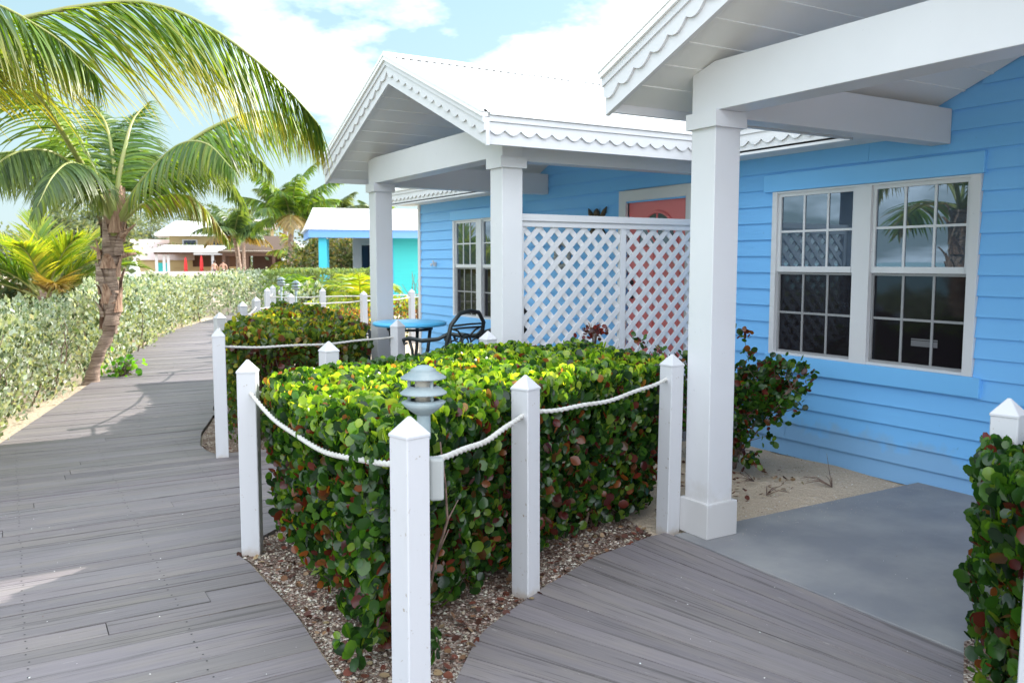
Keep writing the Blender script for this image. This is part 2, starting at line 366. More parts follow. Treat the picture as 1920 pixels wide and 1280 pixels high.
# ------------------------------------------------------------------ palm fronds
def spline(cp, n):
    cp = np.array(cp, float); m = len(cp); t = np.linspace(0, m - 1, n); out = np.zeros((n, 3))
    ext = np.vstack([2 * cp[0] - cp[1], cp, 2 * cp[-1] - cp[-2]])
    for i, u in enumerate(t):
        k = min(int(u), m - 2); f = u - k; p0, p1, p2, p3 = ext[k], ext[k + 1], ext[k + 2], ext[k + 3]
        out[i] = .5 * ((2 * p1) + (-p0 + p2) * f + (2 * p0 - 5 * p1 + 4 * p2 - p3) * f * f + (-p0 + 3 * p1 - 3 * p2 + p3) * f ** 3)
    return out
def frond_data(cp, leaf=.7, n=70, droop=.9, seg=5, width=.035, start=.18, sweep=.55, vee=.25, cols=((.10, .20, .03),), tipcol=None, sway=(0, 0, 0), seed=0, up=(0, 0, 1)):
    g = np.random.default_rng(seed + 5); C = spline(cp, 60); s = np.linspace(0, 1, 60)
    T = norm(np.gradient(C, axis=0)); up = np.array(up, float)
    V = []; F = []; TI = []; o = 0
    rows = np.linspace(start, .995, n)
    for side in (-1, 1):
        for t in rows:
            t = min(.999, t + g.normal() * .003)
            p = np.array([np.interp(t, s, C[:, k]) for k in range(3)]); tg = norm(np.array([np.interp(t, s, T[:, k]) for k in range(3)]))
            sd = norm(np.cross(tg, up)) * side; nu = norm(np.cross(sd, tg)) * side
            prof = max(.22, math.sin(PI * min(1, (.12 + .88 * (t - start) / (1 - start))) ** .75)) ** .7
            ln = leaf * prof * (.88 + .24 * g.random())
            sw = sweep + .55 * max(0, t - .6) / .4
            d = norm(sd * math.cos(sw) + tg * math.sin(sw) + nu * (vee + .12 * g.normal()) + .05 * g.normal(size=3))
            wv = norm(np.cross(d, nu)); q = p.copy(); dr = droop * (.75 + .5 * g.random())
            base = np.array(cols[g.integers(len(cols))]) * (.8 + .4 * g.random())
            for j in range(seg + 1):
                f = j / seg; w = width * (.45 + .9 * math.sin(PI * min(1, f * .55 + .2))) * (1 - f ** 2.2) + .0015
                if j > 0:
                    d = norm(d + np.array([0, 0, -1.]) * dr / seg + np.array(sway) / seg); q = q + d * ln / seg
                wv = norm(wv - d * np.dot(wv, d)); nn = np.cross(wv, d)
                V += [q - wv * w * .5 + nn * w * .18, q, q + wv * w * .5 + nn * w * .18]
                c = base if tipcol is None else base * (1 - max(0, f - .55) / .45) + np.array(tipcol) * max(0, f - .55) / .45
                TI += [c, c * .9, c]
                if j > 0:
                    a = o + (j - 1) * 3; F += [(a, a + 1, a + 4, a + 3), (a + 1, a + 2, a + 5, a + 4)]
            o += 3 * (seg + 1)
    return np.array(V), np.array(F), np.array(TI), C
def frond(parent, cp, rbase=.03, name='frond', mat=PALML, **kw):
    V, F, TI, C = frond_data(cp, **kw)
    o = np_mesh(name, V, F, mat, parent, TI, smooth=True)
    r = MB(); m = 24; C2 = C[np.linspace(0, 58, m).astype(int)]
    r.tube([tuple(p) for p in C2], [rbase * (1 - .88 * (i / (m - 1)) ** .8) for i in range(m)], 7)
    r.build('rachis', PETIOLE, o, recalc=False)
    return o
def arc(az, el, ln, droop, n=7, base=(0, 0, 0)):
    """control points of a frond leaving at azimuth az (deg, from +X), elevation el"""
    a = R(az); e = R(el); p = np.array(base, float); out = [p.copy()]
    for i in range(n):
        p = p + ln / n * np.array([math.cos(a) * math.cos(e), math.sin(a) * math.cos(e), math.sin(e)]); out.append(p.copy())
        e -= R(droop) * (.6 + .8 * i / n) / n
    return out
PG = [(.10, .20, .035), (.14, .25, .04), (.07, .15, .03), (.20, .29, .05)]
PY = [(.32, .38, .04), (.24, .34, .04), (.16, .27, .04), (.42, .42, .07)]
PD = [(.065, .12, .05), (.10, .17, .06), (.14, .21, .07)]
PDD = [(.08, .12, .07), (.12, .17, .09), (.16, .20, .11)]
PB = [(.30, .22, .10), (.24, .19, .08)]
def trunk(parent, path, rad, mat=BARK, name='trunk', rings=True):
    P = spline(path, 60); b = MB(); rr = np.interp(np.linspace(0, 1, 60), np.linspace(0, 1, len(rad)), rad)
    if rings: rr = rr * (1 + .05 * np.sign(np.sin(np.linspace(0, 70, 60))) + .03 * rng.normal(size=60))
    b.tube([tuple(p) for p in P], list(rr), 14, twist=lambda i, t: 1 + .05 * math.sin(3 * t + i * .7) + .03 * math.sin(7 * t - i))
    return b.build(name, mat, parent, recalc=False)
FL = []
def far_palm(loc, h, ln, nf, label, cols=PG, lean=(0, 0), group='coconut palms in the distance', seed=0, r=.13, leaf=.75):
    root = empty('palm_tree', (loc[0], loc[1], 0), 0, label, 'palm tree', group)
    trunk(root, [(0, 0, -.1), (lean[0] * .4, lean[1] * .4, h * .5), (lean[0], lean[1], h)], [r * 1.3, r, r * .9, r * 1.1])
    g = random.Random(seed)
    for i in range(nf):
        az = i * 137.5 + g.uniform(-15, 15); el = 84 - 74 * (i / nf) ** .9 + g.uniform(-8, 8)
        c = PB if (i > nf * .85) else cols
        frond(root, arc(az, el, ln * g.uniform(.85, 1.1), g.uniform(60, 95), base=(lean[0], lean[1], h)), rbase=.035, leaf=leaf, n=46, droop=1.2, seg=3, width=.075, cols=c, seed=i + seed * 31, vee=.0)
    return root

# ------------------------------------------------------------------ trees as leaf clumps
def crown_cloud(parent, blobs, n, size, cols, w, tv=T_MID_V, tf=T_LONG_F, flat=.25, name='crown', droop=0.0, clumps=9, sp=.22):
    P = []; D = []
    vol = np.array([b[3] * b[4] * b[5] for b in blobs]); cnt = (n * vol / vol.sum()).astype(int)
    for (x, y, z, rx, ry, rz), k in zip(blobs, cnt):
        nc = max(5, int(k / clumps)); u = norm(rng.normal(size=(nc, 3))) * (.45 + .55 * rng.random((nc, 1)) ** .6)
        cc = u * np.array([rx, ry, rz]) + np.array([x, y, z])
        idx = rng.integers(nc, size=k); off = rng.normal(size=(k, 3)) * sp * np.array([1, 1, .8])
        P.append(cc[idx] + off); D.append(norm(off + u[idx] * .4 + np.array([0, 0, -droop])))
    P = np.vstack(P); D = norm(np.vstack(D) + .4 * rng.normal(size=P.shape)); F = norm(rng.normal(size=P.shape) + np.array([0, 0, flat]))
    S = size * (.6 + .8 * rng.random(len(P)))
    return leaf_cloud(name, P, D, F, S, pick(len(P), cols, w), TREEL, parent, tv, tf)
def tree(name, loc, label, cat, h, blobs, n, size, cols, w, tr=.12, group=None, **kw):
    root = empty(name, (loc[0], loc[1], 0), 0, label, cat, group)
    b = MB(); b.tube([(0, 0, -.1), (.1, 0, h * .3), (0, .05, h * .62), (0, 0, h * .85)], [tr, tr * .8, tr * .5, tr * .2], 8)
    for (x, y, z, rx, ry, rz) in blobs[:8]:
        b.tube([(0, 0, h * .3), (x * .5, y * .5, (h * .35 + z) / 2), (x, y, z)], [tr * .5, tr * .3, tr * .12], 6)
    b.build('trunk', TWIG, root, recalc=False)
    crown_cloud(root, blobs, n, size, cols, w, **kw)
    return root

# ================================================================== CAMERA, SKY, SUN
cam_d = bpy.data.cameras.new('camera'); cam = bpy.data.objects.new('camera', cam_d); col.objects.link(cam); sc.camera = cam
cam.location = (0, 0, 1.556); cam.rotation_euler = (R(90 - 5.323), 0, R(-30.73))
cam_d.sensor_width = 36; cam_d.lens = 29.84; cam_d.clip_start = .05; cam_d.clip_end = 3000
cam_d.dof.use_dof = True; cam_d.dof.focus_distance = 4.6; cam_d.dof.aperture_fstop = 5.0
sun_dir = Vector((.985 * math.cos(R(35)), .17 * math.cos(R(35)), math.sin(R(35))))
sd = bpy.data.lights.new('sun', 'SUN'); sd.energy = 4.4; sd.angle = R(.53); sd.color = (1.0, .95, .87)
so = bpy.data.objects.new('sun', sd); col.objects.link(so); so.rotation_euler = (-sun_dir).to_track_quat('-Z', 'Y').to_euler()
w = bpy.data.worlds.new("World"); sc.world = w; w.use_nodes = True; nt = w.node_tree; bg = nt.nodes['Background']
sky = N(nt, 'ShaderNodeTexSky'); sky.sky_type = 'NISHITA'; sky.sun_disc = False
sky.sun_elevation = R(35); sky.sun_rotation = math.atan2(.985, .17); sky.air_density = 1.2; sky.dust_density = 1.5; sky.ozone_density = 1.3
tc = N(nt, 'ShaderNodeTexCoord')
sep = N(nt, 'ShaderNodeSeparateXYZ'); L(nt, tc.outputs['Generated'], sep.inputs[0])
zc = N(nt, 'ShaderNodeMath', operation='MAXIMUM'); L(nt, sep.outputs[2], zc.inputs[0]); zc.inputs[1].default_value = 0
za = N(nt, 'ShaderNodeMath', operation='ADD'); L(nt, zc.outputs[0], za.inputs[0]); za.inputs[1].default_value = .22
dv = N(nt, 'ShaderNodeVectorMath', operation='DIVIDE'); L(nt, tc.outputs['Generated'], dv.inputs[0])
cb = N(nt, 'ShaderNodeCombineXYZ'); [L(nt, za.outputs[0], cb.inputs[i]) for i in range(3)]; L(nt, cb.outputs[0], dv.inputs[1])
cn = N(nt, 'ShaderNodeTexNoise', Scale=1.15, Detail=9, Roughness=.58); L(nt, dv.outputs[0], cn.inputs['Vector'])
cn.noise_dimensions = '4D'; cn.inputs['W'].default_value = 3.4
# more cloud towards the north-east half of the sky
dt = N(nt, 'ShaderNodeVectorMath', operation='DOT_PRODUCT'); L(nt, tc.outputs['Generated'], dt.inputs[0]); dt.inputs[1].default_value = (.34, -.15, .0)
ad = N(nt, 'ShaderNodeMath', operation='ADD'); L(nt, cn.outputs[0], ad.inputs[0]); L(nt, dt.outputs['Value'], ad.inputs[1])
# added cloud bank in the unseen half of the sky, brightens the shaded walls
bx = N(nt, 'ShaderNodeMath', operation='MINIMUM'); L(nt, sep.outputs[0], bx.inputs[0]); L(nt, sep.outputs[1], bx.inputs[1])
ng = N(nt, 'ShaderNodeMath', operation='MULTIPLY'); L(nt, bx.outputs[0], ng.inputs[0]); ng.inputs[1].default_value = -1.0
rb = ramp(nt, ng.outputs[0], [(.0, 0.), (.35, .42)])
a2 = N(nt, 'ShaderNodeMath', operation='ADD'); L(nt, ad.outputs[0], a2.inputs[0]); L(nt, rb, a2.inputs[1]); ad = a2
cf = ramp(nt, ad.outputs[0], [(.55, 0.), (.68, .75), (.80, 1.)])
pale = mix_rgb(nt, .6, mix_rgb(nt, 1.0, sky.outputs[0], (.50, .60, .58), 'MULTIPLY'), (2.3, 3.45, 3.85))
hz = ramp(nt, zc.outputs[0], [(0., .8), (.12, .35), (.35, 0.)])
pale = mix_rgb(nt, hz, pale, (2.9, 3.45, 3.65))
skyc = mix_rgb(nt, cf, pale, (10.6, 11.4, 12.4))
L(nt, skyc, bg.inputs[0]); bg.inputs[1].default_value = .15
vs = sc.view_settings; vs.view_transform = 'Standard'; vs.look = 'None'; vs.exposure = .90; vs.gamma = 1
sc.cycles.max_bounces = 8; sc.cycles.transparent_max_bounces = 8

# ================================================================== GROUND
g = MB(); nx = 60
xs = np.concatenate([[-400, -60, -14], np.linspace(-8, 10, 37), [30, 90, 400]]); ys = np.concatenate([[-200, -30], np.linspace(-6, 26, 60), [60, 150, 600]])
V = []
for y in ys:
    for x in xs:
        z = -.035 + (.012 * math.sin(x * 3.1 + y * 2.2) * math.cos(y * 2.9) + .008 * math.sin(x * 8 + y * 6) if -8 < x < 10 and -6 < y < 26 else 0)
        if x > 3.2 and x < 5.5 and 3.6 < y < 5.7: z += .02
        if x <= -14: z = -.9
        V.append((x, y, z))
W_ = len(xs); F = [(j * W_ + i, j * W_ + i + 1, (j + 1) * W_ + i + 1, (j + 1) * W_ + i) for j in range(len(ys) - 1) for i in range(W_ - 1)]
struct(np_mesh('sand', V, F, SAND))
struct(MB().box(-900, -11.5, -400, 700, -2, -.55).build('sea', WATER))

# ---- boardwalk
def interp(tab, y): return float(np.interp(y, [a for a, b in tab], [b for a, b in tab]))
RT = [(-6, 1.05), (2.42, 1.05), (2.91, 1.0), (3.62, 1.04), (4.41, 1.02), (4.58, .99), (4.70, 1.1), (5.4, 1.85), (5.6, 3.3), (7.02, 3.3), (7.03, 1.5), (7.10, 1.38), (7.5, 1.36), (8.08, 1.48), (8.87, 1.74), (10, 1.98), (11.35, 2.45), (13, 3.0), (17.2, 4.3), (19.1, 4.95), (21, 5.6), (22, 6.1), (26, 7.9), (34, 12.4)]
LT = [(-6, -3.5), (0, -2.6), (4, -1.45), (8.2, -.18), (8.7, -.05), (12.35, .93), (14, 1.3), (19.94, 2.9), (24.55, 4.9), (27.9, 6.3), (34, 10.4)]
V = []; F = []; U = []; T = []; SCR = []
def board(p0, p1, q0, q1, z, tint, uo):
    """p0->p1 near long edge, q0->q1 far long edge; top + skirts"""
    o = len(V); pts = [p0, p1, q1, q0]
    for k, (x, y) in enumerate(pts): V.append((x, y, z))
    for k, (x, y) in enumerate(pts): V.append((x, y, z - .035))
    ln = math.hypot(p1[0] - p0[0], p1[1] - p0[1]); 
    uv = [(uo, uo), (uo + ln, uo), (uo + ln, uo + .14), (uo, uo + .14)]; U.extend(uv); U.extend([(a, b + .02) for a, b in uv])
    T.extend([tint] * 8)
    F.extend([(o, o + 1, o + 2, o + 3)] + [(o + k, o + k + 4, o + (k + 1) % 4 + 4, o + (k + 1) % 4) for k in range(4)])
y = -3.0; pitch = .142; k = 0
while y < 33:
    gp = .0025 + .007 * random.random() ** 4; y1 = y + pitch
    a, b = y + gp, y1 - gp * .5
    tt = .86 + .22 * random.random(); tint = (tt, tt * random.uniform(.985, 1.01), tt * random.uniform(.97, 1.03))
    z = random.uniform(-.0025, .0025); la_, lb_, ra_, rb_ = interp(LT, a), interp(LT, b), interp(RT, a) - .003, interp(RT, b) - .003
    if random.random() < .3 and y < 14:
        jx = la_ + random.choice([.9, 1.35, 1.8, 2.2]); 
        board((la_, a), (jx, a), (lb_, b), (jx, b), z, tint, k * 3.37); t2 = random.uniform(.88, 1.1)
        board((jx + .004, a), (ra_, a), (jx + .004, b), (rb_, b), -z, tuple(c_ * t2 for c_ in tint), k * 3.37 + 50)
    else: board((la_, a), (ra_, a), (lb_, b), (rb_, b), z, tint, k * 3.37)
    if y < 13:
        for jx in np.arange(-2.4, 3.2, .6):
            jj = jx + .12 * y * (y > 8)
            if la_ + .06 < jj < ra_ - .06:
                SCR += [(jj + random.uniform(-.008, .008), yy_, z + .0012) for yy_ in (a + .03, b - .03)]
    y = y1; k += 1
struct(np_mesh('boardwalk', V, F, DECK, tint=np.array(T), uv=np.array(U), smooth=False))
sm_ = MB()
for (x, y_, z_) in SCR: sm_._add([(x + .0045 * math.cos(t_), y_ + .0045 * math.sin(t_), z_ + .0008) for t_ in np.linspace(0, 2 * PI, 7)[:-1]], [(0, 1, 2, 3, 4, 5)])
so_ = sm_.build('deck_screws', DARK, recalc=False); so_.parent = bpy.data.objects['boardwalk']; so_['kind'] = 'stuff'
# fan-shaped junction deck that turns the boards towards the porch
V = []; F = []; U = []; T = []
bed = [(3.6, 3.68), (3.12, 3.66), (2.6, 3.54), (2.12, 3.31), (1.65, 3.04), (1.36, 2.71), (1.2, 2.48), (1.056, 2.42), (1.056, -4)]
piv = (3.215, -.35)
def hit(th):
    dx, dy = -math.sin(th), math.cos(th); best = 9
    for (x0, y0), (x1, y1) in zip(bed, bed[1:]):
        ex, ey = x1 - x0, y1 - y0; den = dx * ey - dy * ex
        if abs(den) < 1e-9: continue
        t = ((x0 - piv[0]) * ey - (y0 - piv[1]) * ex) / den; u = ((x0 - piv[0]) * dy - (y0 - piv[1]) * dx) / den
        if t > 0 and -1e-6 <= u <= 1 + 1e-6: best = min(best, t)
    return best
th = 0.0; k = 0
while th < PI / 2 - .02:
    dth = R(2.15); a = th + R(.035 + .06 * random.random()); b = th + dth - R(.03)
    tt = .86 + .22 * random.random(); tint = (tt, tt, tt * random.uniform(.98, 1.03)); z = random.uniform(-.002, .002)
    ra, rb = hit(a), hit(b); f = lambda t, r: (piv[0] - math.sin(t) * r, piv[1] + math.cos(t) * r)
    board(f(a, .25), f(a, ra), f(b, .25), f(b, rb), z, tint, 200 + k * 2.71); th += dth; k += 1
struct(np_mesh('deck_junction', V, F, DECK, tint=np.array(T), uv=np.array(U), smooth=False))
# painted porch slabs
s = MB(); s.box(3.22, 5.497, -3, 3.60, -.3, .006); struct(s.build('near_porch_slab', SLAB, bev=.004))
s = MB(); s.box(3.30, 5.497, 5.62, 9.1, -.3, .23); struct(s.build('far_porch_slab', SLAB, bev=.006))

# ---- gravel beds
def sheet(name, poly, z, mat):
    me = bpy.data.meshes.new(name); bm = bmesh.new(); vs = [bm.verts.new((x, y, z)) for x, y in poly]; f = bm.faces.new(vs)
    bmesh.ops.recalc_face_normals(bm, faces=[f]); 
    if f.normal.z < 0: f.normal_flip()
    bmesh.ops.triangulate(bm, faces=bm.faces); bm.to_mesh(me); bm.free(); me.materials.append(mat)
    o = bpy.data.objects.new(name, me); col.objects.link(o); return struct(o)
BEDA = [(1.06, 2.40), (1.2, 2.46), (1.38, 2.70), (1.67, 3.02), (2.12, 3.29), (2.6, 3.52), (3.12, 3.64), (3.26, 4.2), (3.26, 5.56), (1.85, 5.38), (1.1, 4.68), (1.01, 4.58), (1.04, 4.4), (1.05, 3.6), (1.01, 2.9)]
BEDB = [(1.52, 7.05), (3.25, 7.05), (3.25, 9.4), (3.1, 12.2), (2.7, 11.9), (2.0, 10), (1.76, 8.87), (1.5, 8.08), (1.37, 7.5), (1.4, 7.12)]
sheet('gravel_bed', BEDA, -.014, GRAVEL); sheet('gravel_bed_two', BEDB, -.013, GRAVEL)
sheet('gravel_bed_three', [(3.3, 1.93), (2.95, 1.72), (2.62, 1.42), (2.36, 1.0), (2.3, -.5), (5.4, -.5), (5.4, 1.93)], .012, GRAVEL)
# loose pebbles and leaf litter
def in_poly(q, poly):
    poly = np.array(poly); nx_ = np.roll(poly, -1, 0); r = np.zeros(len(q), bool)
    for a, b in zip(poly, nx_):
        r ^= ((a[1] > q[:, 1]) != (b[1] > q[:, 1])) & (q[:, 0] < (b[0] - a[0]) * (q[:, 1] - a[1]) / (b[1] - a[1] + 1e-12) + a[0])
    return r
def scatter_poly(poly, n):
    p = np.array(poly); out = np.zeros((0, 2))
    while len(out) < n:
        c = p.min(0) + (p.max(0) - p.min(0)) * rng.random((n * 2, 2)); out = np.vstack([out, c[in_poly(c, poly)]])
    return out[:n]
OCT_V = np.array([(1, 0, 0), (0, 1, 0), (-1, 0, 0), (0, -1, 0), (.0, 0, 1), (0, 0, -1)], float)
OCT_F = np.array([(0, 1, 4), (1, 2, 4), (2, 3, 4), (3, 0, 4)])
def pebbles(name, q, z, s0, s1, cols, w):
    n = len(q); S = s0 + (s1 - s0) * rng.random(n) ** 2; a = rng.random(n) * 6.28; ca, sa = np.cos(a), np.sin(a)
    tv = OCT_V[None] * S[:, None, None] * (.6 + .8 * rng.random((n, 6, 1))) * np.array([1, .8, .55]); X = tv[..., 0] * ca[:, None] - tv[..., 1] * sa[:, None]; Y = tv[..., 0] * sa[:, None] + tv[..., 1] * ca[:, None]
    Vv = np.stack([X + q[:, 0:1], Y + q[:, 1:2], tv[..., 2] + z], -1).reshape(-1, 3)
    Fv = (OCT_F[None] + (np.arange(n) * 6)[:, None, None]).reshape(-1, 3)
    o = np_mesh(name, Vv, Fv, PEBBLE, tint=np.repeat(pick(n, cols, w), 6, axis=0), smooth=False); o['kind'] = 'stuff'; return o
PC = [(.50, .45, .38), (.38, .31, .25), (.22, .15, .115), (.11, .07, .05), (.58, .54, .48)]
qa = np.vstack([scatter_poly(BEDA, 15000), scatter_poly(BEDB, 2500)])
pebbles('loose_gravel', qa, -.010, .004, .013, PC, [2.2, 3.2, 3, 2, .4])
q = scatter_poly([(3.3, 3.66), (5.45, 3.66), (5.45, 5.55), (3.3, 5.55)], 2200)
q2_ = np.column_stack([3.35 + 2.1 * rng.random(500), 3.6 - .35 * rng.random(500) ** 2.2]); pebbles('blown_sand', q2_, .0075, .001, .0035, [(.6, .5, .4), (.45, .36, .27)], [2, 1])
pebbles('sand_grit', q, -.014, .0025, .008, [(.6, .5, .4), (.7, .66, .6), (.2, .13, .09)], [3, 1, 1.4])
qs = np.column_stack([rng.uniform(1.2, 5.2, 260), rng.uniform(1.2, 3.5, 260)]); qs = qs[~in_poly(qs, BEDA)]
qs = qs[:90]; qs2 = np.column_stack([rng.uniform(-.1, 1.0, 45), rng.uniform(2.6, 6, 45)])
pebbles('shell_crumbs', np.vstack([qs, qs2]),   .009, .0015, .0045, [(.8, .8, .78), (.55, .53, .5), (.2, .12, .1)], [4, 1, .8])
n = 1500; q = np.vstack([scatter_poly(BEDA, 1100), scatter_poly(BEDB, 300), scatter_poly([(3.4, 3.8), (4.9, 4.0), (5.2, 5.4), (3.4, 5.4)], 190)])
P = np.column_stack([q, rng.uniform(-.008, .006, len(q))]); D = norm(np.column_stack([rng.normal(size=(len(q), 2)), .15 * rng.normal(size=len(q))]))
lit = leaf_cloud('leaf_litter', P, D, np.array([0, 0, 1.]) + .45 * rng.normal(size=P.shape), .022 + .022 * rng.random(len(q)), pick(len(q), [(.13, .04, .025), (.19, .10, .055), (.08, .035, .025), (.27, .19, .11)], [2, 2, 3, 1.5]), PEBBLE, None)
lit['kind'] = 'stuff'

# twigs lying on the sand
for (x, y, a, s, lab) in [(4.35, 3.95, .4, .24, 'dry branched twig lying on the sand nearest the porch column'), (4.9, 3.86, 1.3, .26, 'dead spiky sprig standing in the sand below the left window'), (4.55, 4.25, 2.6, .2, 'short curved twig on the sand behind the porch column')]:
    b = MB(); r_ = random.Random(int(x * 100))
    for k in range(6):
        aa = a + r_.uniform(-.9, .9); l = s * r_.uniform(.4, 1); zz = r_.uniform(0, .05)
        b.tube([(0, 0, 0.004), (math.cos(aa) * l * .5, math.sin(aa) * l * .5, .012 + zz), (math.cos(aa) * l, math.sin(aa) * l, .008 + zz * r_.uniform(0, 2))], [.004, .003, .0015], 5)
    if 'spiky' in lab: b.tube([(0, 0, 0), (-.01, .02, .12), (-.03, .03, .24)], [.003, .002, .001], 5)
    o = b.build('twig', TWIG, recalc=False); o.location = (x, y, -.012); tag(o, lab, 'twig', 'twigs on the sand')

# ================================================================== BLUE COTTAGE
WX = 5.5; SL = .415; EX = 5.1; EZ = 2.605; PCX = 3.42
cott = empty('cottage', (5.5, 4.5, 0), 0, 'bright blue clapboard cottage with white gabled porches and coral door', 'cottage')
def cb_(mb, name, mat, **kw):
    o = mb.build(name, mat, None, **kw); o.parent = cott; o.matrix_parent_inverse = cott.matrix_basis.inverted(); return o
cott_inv = Matrix.Translation((-5.5, -4.5, 0))
def cpart(mb, name, mat, parent=None, **kw):
    """mesh in world coordinates -> child of the cottage (or of one of its parts)"""
    mb.v = [(x - 5.5, y - 4.5, z) for x, y, z in mb.v]; return mb.build(name, mat, parent or cott, **kw)
FARW = (9.28, 10.85); NEARW = (3.24, 4.99); DOOR = (6.03, 6.93); DOOR2 = (1.42, 2.32)
YEND = 12.03; Y0 = -3.0
open_ = [(NEARW[0], NEARW[1], .80, 2.13), (FARW[0], FARW[1], .80, 2.14), (DOOR[0], DOOR[1], .23, 2.17), (DOOR2[0], DOOR2[1], .0, 2.06)]
PORCH = [(2.23, 1.74), (7.20, 1.76)]
wl = MB(); z = -.03; exp = .1365; i = 0
while z < 3.2:
    z1 = z + exp; zm = (z + z1) / 2
    spans = [(Y0, YEND - .06)] if zm < 2.44 else [(c - (3.20 - zm) / SL, c + (3.20 - zm) / SL) for c, h in PORCH if (3.20 - zm) > .02]
    for a, b, c, d in open_:
        if z1 > c + .02 and z < d - .02:
            ns = []
            for s0, s1 in spans:
                if b <= s0 or a >= s1: ns.append((s0, s1)); continue
                if a > s0: ns.append((s0, a))
                if b < s1: ns.append((b, s1))
            spans = ns
    for s0, s1 in spans:
        # lapped board: lower edge stands proud; boards butt at random joints
        cuts = [s0]; 
        t = s0 + random.uniform(1.5, 3.6)
        while t < s1 - .6: cuts.append(t); t += 4.88
        cuts.append(s1)
        for c0, c1 in zip(cuts, cuts[1:]):
            g_ = .0012; xo = WX - .023; xi = WX - .004
            zt = min(z1 + .004, 3.2)
            vs_ = [(xo, c0 + g_, z), (xo, c1 - g_, z), (xi, c1 - g_, zt), (xi, c0 + g_, zt), (WX + .01, c0 + g_, z + .003), (WX + .01, c1 - g_, z + .003)]
            wl._add(vs_, [(0, 3, 2, 1), (0, 1, 5, 4), (0, 4, 3), (1, 2, 5)])
    z = z1; i += 1
wall = cpart(wl, 'wall', BLUE, recalc=False)
bw = MB()
# solid body behind the boards, with the openings left out
ysb = sorted({Y0, YEND - .05} | {v for o_ in open_ for v in o_[:2]})
for a, b in zip(ysb, ysb[1:]):
    hole = [o_ for o_ in open_ if o_[0] <= a and o_[1] >= b]
    if hole: bw.box(WX + .001, WX + .12, a, b, hole[0][3], 2.62); bw.box(WX + .001, WX + .12, a, b, -.1, hole[0][2])
    else: bw.box(WX + .001, WX + .12, a, b, -.1, 2.62)
bw.box(WX + .12, 11.5, YEND - .17, YEND - .05, -.1, 2.62); bw.box(11.4, 11.5, Y0, YEND - .17, -.1, 2.62)
for c, h in PORCH:
    bw.prism([(c - (3.2 - 2.62) / SL, 2.62), (c + (3.2 - 2.62) / SL, 2.62), (c, 3.2)], lambda a, b, d: (d, a, b), WX + .001, WX + .1)
cpart(bw, 'wall_core', BLUE)
ct = MB(); ct.box(WX - .035, WX + .1, YEND - .075, YEND, -.05, 2.42); cpart(ct, 'corner_trim', WHITE, bev=.003)
# near-black sheet stands in for the unlit rooms behind the windows
rm = MB(); rm.box(5.65, 5.67, Y0 + .1, YEND - .3, 0, 2.5); cpart(rm, 'dark_room_sheet', DARK)

def window(y0, y1, z0, z1, units, label=None, bright=False):
    fr = MB(); X0 = WX - .034; mw = .145; jw = .05
    fr.box(X0, WX + .06, y1 - jw, y1, z0, z1); fr.box(X0, WX + .06, y0, y0 + jw + .02, z0, z1)
    fr.box(X0 + .006, WX + .06, y0 + jw + .02, y1 - jw, z1 - .016, z1); fr.box(X0 + .006, WX + .06, y0 + jw + .02, y1 - jw, z0, z0 + .02)
    a, b = y0 + jw + .02, y1 - jw
    if units == 2:
        m0 = (a + b) / 2 - mw / 2 + .0; fr.box(X0 - .001, WX + .06, m0, m0 + mw, z0 + .0, z1 - .017); ranges = [(a, m0), (m0 + mw, b)]
    else: ranges = [(a, b)]
    f = cpart(fr, 'window', WHITE, bev=.002)
    for (p, q) in ranges:
        mid = z0 + (z1 - z0) * .51
        for up in (1, 0):
            za_, zb_ = (mid, z1 - .016) if up else (z0 + .02, mid - .002)
            xs_ = WX - .012 if up else WX + .004; st = .028 if up else .018
            sm_ = MB(); 
            sm_.box(xs_, xs_ + .03, p, p + st, za_, zb_); sm_.box(xs_, xs_ + .03, q - st, q, za_, zb_)
            sm_.box(xs_, xs_ + .03, p + st, q - st, zb_ - st, zb_); sm_.box(xs_ - (.004 if up else 0), xs_ + .03, p + st, q - st, za_, za_ + (.045 if up else st))
            sa = cpart(sm_, 'sash', WHITE if up else GREYALU, f)
            mu = MB(); w_ = (q - p - 2 * st); mt = .0085
            zb0 = za_ + (.045 if up else st); zt0 = zb_ - st
            for k in (1, 2): yy = p + st + w_ * k / 3; mu.box(xs_ + .006, xs_ + .018, yy - mt, yy + mt, zb0, zt0)
            zz = (zb0 + zt0) / 2; 
            for k in range(3):
                ya = p + st + w_ * k / 3 + (mt if k else 0); yb = p + st + w_ * (k + 1) / 3 - (mt if k < 2 else 0)
                mu.box(xs_ + .007, xs_ + .017, ya, yb, zz - mt, zz + mt)
            cpart(mu, 'muntins', WHITE if up else GREYALU, f)
            pn = MB(); pn.box(xs_ + .014, xs_ + .019, p + st - .004, q - st + .004, zb0 - .004, zt0 + .004)
            cpart(pn, 'pane', GLASS if up else SCREEN, f)
    return f
window(NEARW[0], NEARW[1], .80, 2.13, 2); window(FARW[0], FARW[1], .80, 2.14, 2)
tb = MB(); tb.box(WX - .042, WX - .0, 3.22, 5.08, 2.1312, 2.272); cpart(tb, 'head_board', BLUETRIM, bev=.003)
tb = MB(); tb.box(WX - .046, WX - .0, 3.18, 5.02, .665, .799); cpart(tb, 'sill_board', BLUETRIM, bev=.003)
tb = MB(); tb.box(WX - .042, WX - .0, FARW[0] - .04, FARW[1] + .06, 2.1412, 2.272); cpart(tb, 'head_board', BLUETRIM, bev=.003)
tb = MB(); tb.box(WX - .046, WX - .0, FARW[0] - .03, FARW[1] + .03, .665, .799); cpart(tb, 'sill_board', BLUETRIM, bev=.003)

